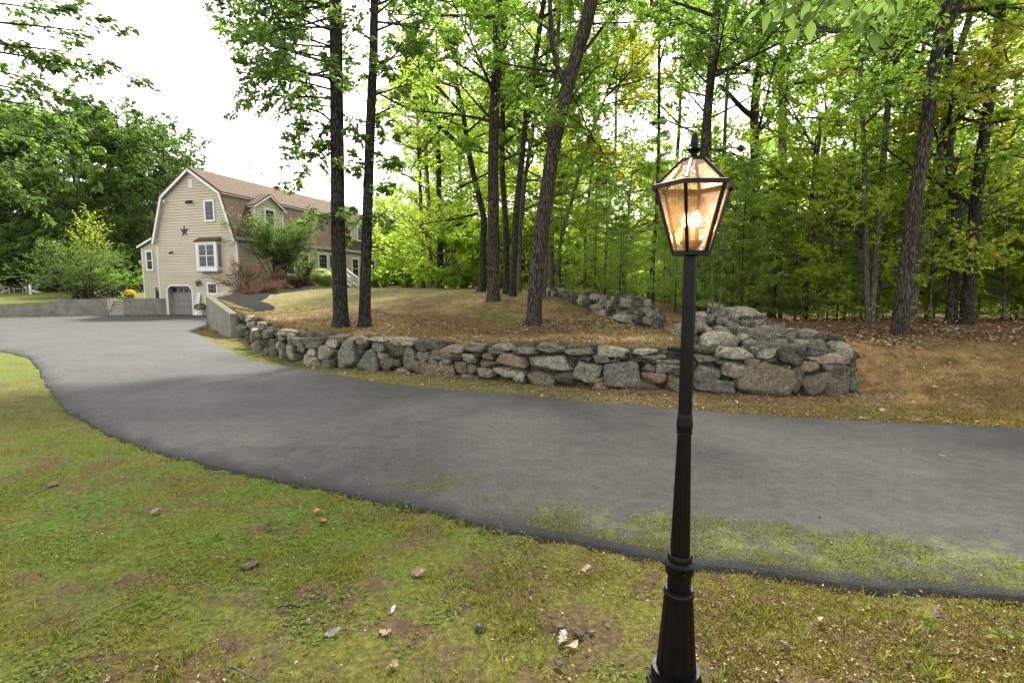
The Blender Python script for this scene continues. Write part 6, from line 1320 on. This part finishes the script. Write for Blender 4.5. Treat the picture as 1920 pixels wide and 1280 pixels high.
P, r = scatter(900, 450, 2150, 545, 800, 218, lambda x, y: (y > 5.2) & (x > -7)); parts = [flakes(P, r, .085, .055, .5, .02)]
P, r = scatter(8000, 560, 1700, 685, 800, 219, lambda x, y: low(x, y) & (y > 5.2)); parts.append(flakes(P, r, .03, .022, .5, .01))
P, r = scatter(700, 1600, 2150, 600, 720, 220, W_); parts.append(flakes(P, r, .10, .06, .5, .03))
stuff('bleached_leaves', parts, M['pale_litter'], 'pale curled leaves and chips scattered over the bank and lawn')
# grass fringe over the wall top and leafy weeds at the wood edge
P, r = scatter(9000, 1500, 2150, 560, 640, 221, lambda x, y: W_(x, y) & (y > 12)); parts = [ (lf(P + np.column_stack([0*P[:,0],0*P[:,0], r.uniform(.05,.45,len(P))]), nrm(r.normal(size=(len(P),3))*[1,1,.3]), nrm(np.array([0,0,1.])+r.normal(size=(len(P),3))*.4), .09, .055)) ]
stuff('undergrowth', parts, M['bright'], 'bright green leafy undergrowth at the edge of the woods')
# mulch chips are part of the mulch material

# ---- single leaves, stones and twigs that can be pointed at
def lobed(k, L, W, lobes=4, depth=.55, seed=0):
    rr = np.random.RandomState(seed); pts = []
    for i in range(lobes * 2 + 1):
        t = (i + .3) / (lobes * 2 + 1.3); w_ = W / 2 * math.sin(math.pi * min(1, t * .9 + .08)) ** .6 * (1 if i % 2 else depth) * rr.uniform(.85, 1.15); pts.append((t * L, w_))
    up_s = [(0, .002)] + pts + [(L, .0)]; dn = [(x + rr.normal() * L * .02, -y * rr.uniform(.85, 1.15)) for x, y in pts][::-1] + [(0, -.002)]
    return up_s + dn
def leaf_thing(px, py, ang, L, W, m, label, lobes=4, depth=.5, curl=.25, seed=0, name='fallen_leaf'):
    p = unp(px, py, LOW); p[2] = gz(p[0], p[1]) + .028; o2 = lobed(0, L, W, lobes, depth, seed); b = MB(); c, s_ = math.cos(ang), math.sin(ang)
    def pt(x, y): z_ = curl * (abs(y) * .8 + (x - L / 2) ** 2 / L) + .012 * math.sin(x * 60 + y * 40 + seed); return (p[0] + (x - L / 2) * c - y * s_, p[1] + (x - L / 2) * s_ + y * c, p[2] + z_)
    n = len(o2); h = n // 2
    for i in range(h):                                              # strips from the midrib
        (x0, y0), (x1, y1) = o2[i], o2[i + 1] if i + 1 < n else o2[i]
        b.poly([pt(x0, 0), pt(x1, 0), pt(x1, y1), pt(x0, y0)])
    lo_ = o2[h:]
    for i in range(len(lo_) - 1):
        (x0, y0), (x1, y1) = lo_[i], lo_[i + 1]; b.poly([pt(x0, 0), pt(x0, y0), pt(x1, y1), pt(x1, 0)])
    a0 = pt(0, 0); b.tube([a0, (a0[0] - c * L * .35, a0[1] - s_ * L * .35, a0[2] + .004)], [.0016, .001], 5)
    t = b.build(name, m, None, org=p); t.location = p; setp(t, label, 'leaf')
cg = simple('grey_green_leaf', (.10, .13, .095), .6, .3, .25, 40); ct = simple('tan_leaf', (.23, .17, .11), .7, .2, .25, 40); co = simple('orange_leaf', (.36, .10, .045), .6, .25, .3, 30)
cp = simple('peach_leaf', (.40, .26, .17), .6, .2, .15, 40); cw = simple('bleached_white_leaf', (.30, .285, .23), .7, .2, .15, 40); cb = simple('curled_brown_leaf', (.17, .12, .09), .7, .2, .3, 40)
leaf_thing(622, 1195, 3.3, .085, .06, cg, 'grey-green lobed oak leaf lying in the moss at the bottom', 4, .38, seed=1)
leaf_thing(722, 1193, 2.6, .075, .055, ct, 'tan forked leaf right of the grey-green oak leaf', 3, .4, seed=2)
leaf_thing(738, 1256, 1.1, .06, .045, ct, 'small crumpled tan leaf below the forked tan leaf', 3, .5, .5, seed=3)
leaf_thing(788, 1082, .3, .11, .07, cb, 'curled grey-brown dead leaf in the middle of the near lawn', 4, .5, .6, seed=4)
leaf_thing(295, 965, .4, .09, .06, cb, 'curled brown leaf on the green part of the lawn at the left', 3, .6, .6, seed=5)
leaf_thing(600, 964, .2, .085, .055, co, 'upper of two orange-red leaves near the drive edge', 3, .5, .35, seed=6)
leaf_thing(607, 982, 1.9, .085, .06, co, 'lower of two orange-red leaves near the drive edge', 3, .55, .35, seed=7)
leaf_thing(415, 1052, .5, .05, .035, co, 'small orange leaf beside the bare dirt spot', 2, .7, .3, seed=8)
leaf_thing(1074, 1217, .6, .07, .034, cp, 'smooth peach-coloured oval leaf near the lamp base', 2, .95, .2, seed=9)
leaf_thing(1055, 1203, 1.2, .075, .05, cw, 'bleached white lobed leaf beside the peach oval leaf', 4, .5, .3, seed=10)
leaf_thing(1100, 1073, .3, .07, .035, ct, 'tan leaf on the moss between the drive edge and the lamp', 2, .8, .4, seed=11)
leaf_thing(738, 1151 - 0, 1.3, .05, .02, cw, 'narrow pale leaf curl standing in the grass at bottom centre', 2, .9, .4, seed=12)
leaf_thing(1537, 1168, .9, .07, .03, ct, 'tan leaf in the bare scratched patch right of the lamp', 2, .8, .3, seed=13)
leaf_thing(715, 952, .5, .06, .015, cw, 'narrow white leaf strip at the drive edge', 2, .9, .3, seed=14)
p_ = unp(1758, 852, LOW); p_[2] = .06
def pebble(px, py, s, m, label, seed, dz=.0):
    p = unp(px, py, LOW); p[2] = gz(p[0], p[1]) + s[2] * .3 + .012 + dz; V, f = rockv(np.random.RandomState(seed), s, 3, rough=.05); a = seed * 1.3; V = V @ np.array([[math.cos(a), math.sin(a), 0], [-math.sin(a), math.cos(a), 0], [0, 0, 1]])
    o = npmesh('pebble', V, [f], m, smooth=True); o.location = p; setp(o, label, 'stone')
bs = simple('black_stone', (.02, .02, .024), .6, .4, .3, 30)
pebble(898, 1183, (.045, .04, .035), bs, 'small dark blue-black stone in the moss at bottom centre', 1)
pebble(1085, 1196, (.055, .04, .03), M['rock'], 'grey-brown pebble above the peach leaf', 2)
pebble(1109, 1190, (.028, .02, .016), M['rock_grey'], 'tiny pale pebble right of the grey-brown pebble', 3)
pebble(1047, 1250, (.045, .03, .025), M['rock_grey'], 'pale grey pebble below the white lobed leaf', 4)
pebble(1048, 1180, (.07, .04, .022), M['rock_brown'], 'flat brown stone half sunk in the moss', 5)
pebble(1470, 1212, (.05, .035, .018), M['rock_grey'], 'flat pale pebble in the moss right of the lamp base', 6)
pebble(1704, 1248, (.035, .025, .015), M['rock_grey'], 'pale pebble near the bottom right corner', 7)
pebble(470, 1060, (.13, .08, .018), M['rock_brown'], 'pinkish flat stone showing through the left lawn', 8, -.006)
pebble(100, 908, (.20, .10, .02), M['rock_brown'], 'flat stone in the brown patch at the far left of the lawn', 9, -.006)
def twig(pts, r0, label, m=None):
    P = [unp(a, b, LOW) for a, b in pts]; P = [np.array([p[0], p[1], gz(p[0], p[1]) + .022 + .006 * (i % 2)]) for i, p in enumerate(P)]
    t = MB().tube(P, np.linspace(r0, r0 * .5, len(P)), 6).build('twig', m or M['bark_pale'], None, org=P[0], smooth=True); t.location = P[0]; setp(t, label, 'twig')
twig([(376, 1170), (400, 1171), (433, 1170)], .004, 'straight grey twig lying level in the left lawn')
twig([(432, 1258), (452, 1268), (478, 1280), (500, 1290)], .007, 'thicker pale stick at the bottom edge of the left lawn')
twig([(520, 1145), (545, 1143), (562, 1145)], .004, 'short dark twig in the lawn above the grey twig', M['bark_dark'])
twig([(437, 1212), (425, 1232), (405, 1250)], .003, 'thin curved twig pointing down in the left lawn', M['bark'])
twig([(590, 1128), (600, 1131), (572, 1130)], .003, 'small dark stick at the brown patch', M['bark_dark'])
twig([(1740, 1235), (1770, 1239), (1802, 1237)], .004, 'dark twig in the moss at the lower right', M['bark_dark'])
twig([(1755, 1163), (1768, 1168), (1778, 1172)], .003, 'short twig in the brown patch at the right', M['bark_dark'])
twig([(1553, 1185), (1560, 1196), (1572, 1208)], .004, 'pale twig bundle in the scratched dirt patch right of the lamp')
twig([(1376, 1252), (1384, 1264), (1390, 1275)], .004, 'white splintered twig beside the lamp base')
twig([(1030, 1195), (1022, 1215), (1030, 1228)], .0025, 'dry rootlet beside the white lobed leaf')
twig([(833, 1130), (834, 1112), (836, 1092)], .002, 'thin straw standing out of the middle lawn')
# weeds
def weed(px, py, n, L, label, seed, H=.05):
    r = np.random.RandomState(seed); p = unp(px, py, LOW); p[2] = gz(p[0], p[1]); T = Tree(seed); S = np.zeros((n, 3)); D = rdirs(r, n, .3, 1.2)
    T.wood(*shoots(S, D, np.full(n, H), np.full(n, -.1), np.full(n, .0012), 4, 4)); e = qpt(S, D, np.full(n, H), np.full(n, -.1), np.ones(n)); T.leaf(*bigleaf(e, nrm(D * [1, 1, .2]), nrm(np.array([0, 0, 1.]) + r.normal(size=(n, 3)) * .2), np.full(n, L), np.full(n, L * .5)))
    t = empty('weed_plant', p, 0, label, 'weed'); npmesh('stem', np.vstack(T.wv), [np.vstack(T.wf)], M['clover'], t); npmesh('leaves', np.vstack(T.lv), [np.vstack(T.lf)], M['clover'], t, smooth=True)
weed(1900, 1215, 10, .05, 'bright leafy weed at the right edge of the near lawn', 1, .07)
weed(1705, 1125, 8, .03, 'small round-leaved weed touching the drive edge at the right', 2)
weed(752, 950, 9, .045, 'toothed grey-green weed at the drive edge', 3, .05)
weed(400, 1012, 12, .045, 'dark green rosette weed in the left lawn', 4, .05)
weed(1745, 1175, 8, .025, 'feathery little weed in the right moss', 5)
weed(930, 1085, 7, .028, 'small leafy weed in the middle of the near lawn', 6)
weed(520, 990, 12, .05, 'grassy green weed clump near the two orange leaves', 7, .06)
# leaf bits and scuffs on the drive
def onroad(px, py, L, W, m, label, seed):
    p = unp(px, py, lambda x, y: LOW(x, y) + .055); V, f = flakes(np.zeros((1, 3)), np.random.RandomState(seed), L, W, .2, .004); o = npmesh('fallen_leaf', V, [f], m); o.location = p; setp(o, label, 'leaf')
onroad(1758, 852, .10, .05, cp, 'single pale leaf lying on the drive at the right', 1)
onroad(1244, 948, .05, .03, cb, 'small dark leaf on the drive just left of the lamp post', 2)
onroad(1376, 974, .05, .03, cb, 'small dark leaf on the drive just right of the lamp post', 3)
onroad(1560, 1019, .04, .02, cw, 'tiny white chip on the mossy drive edge', 4)
onroad(926, 915, .05, .02, cb, 'small dark chip on the middle of the drive', 5)
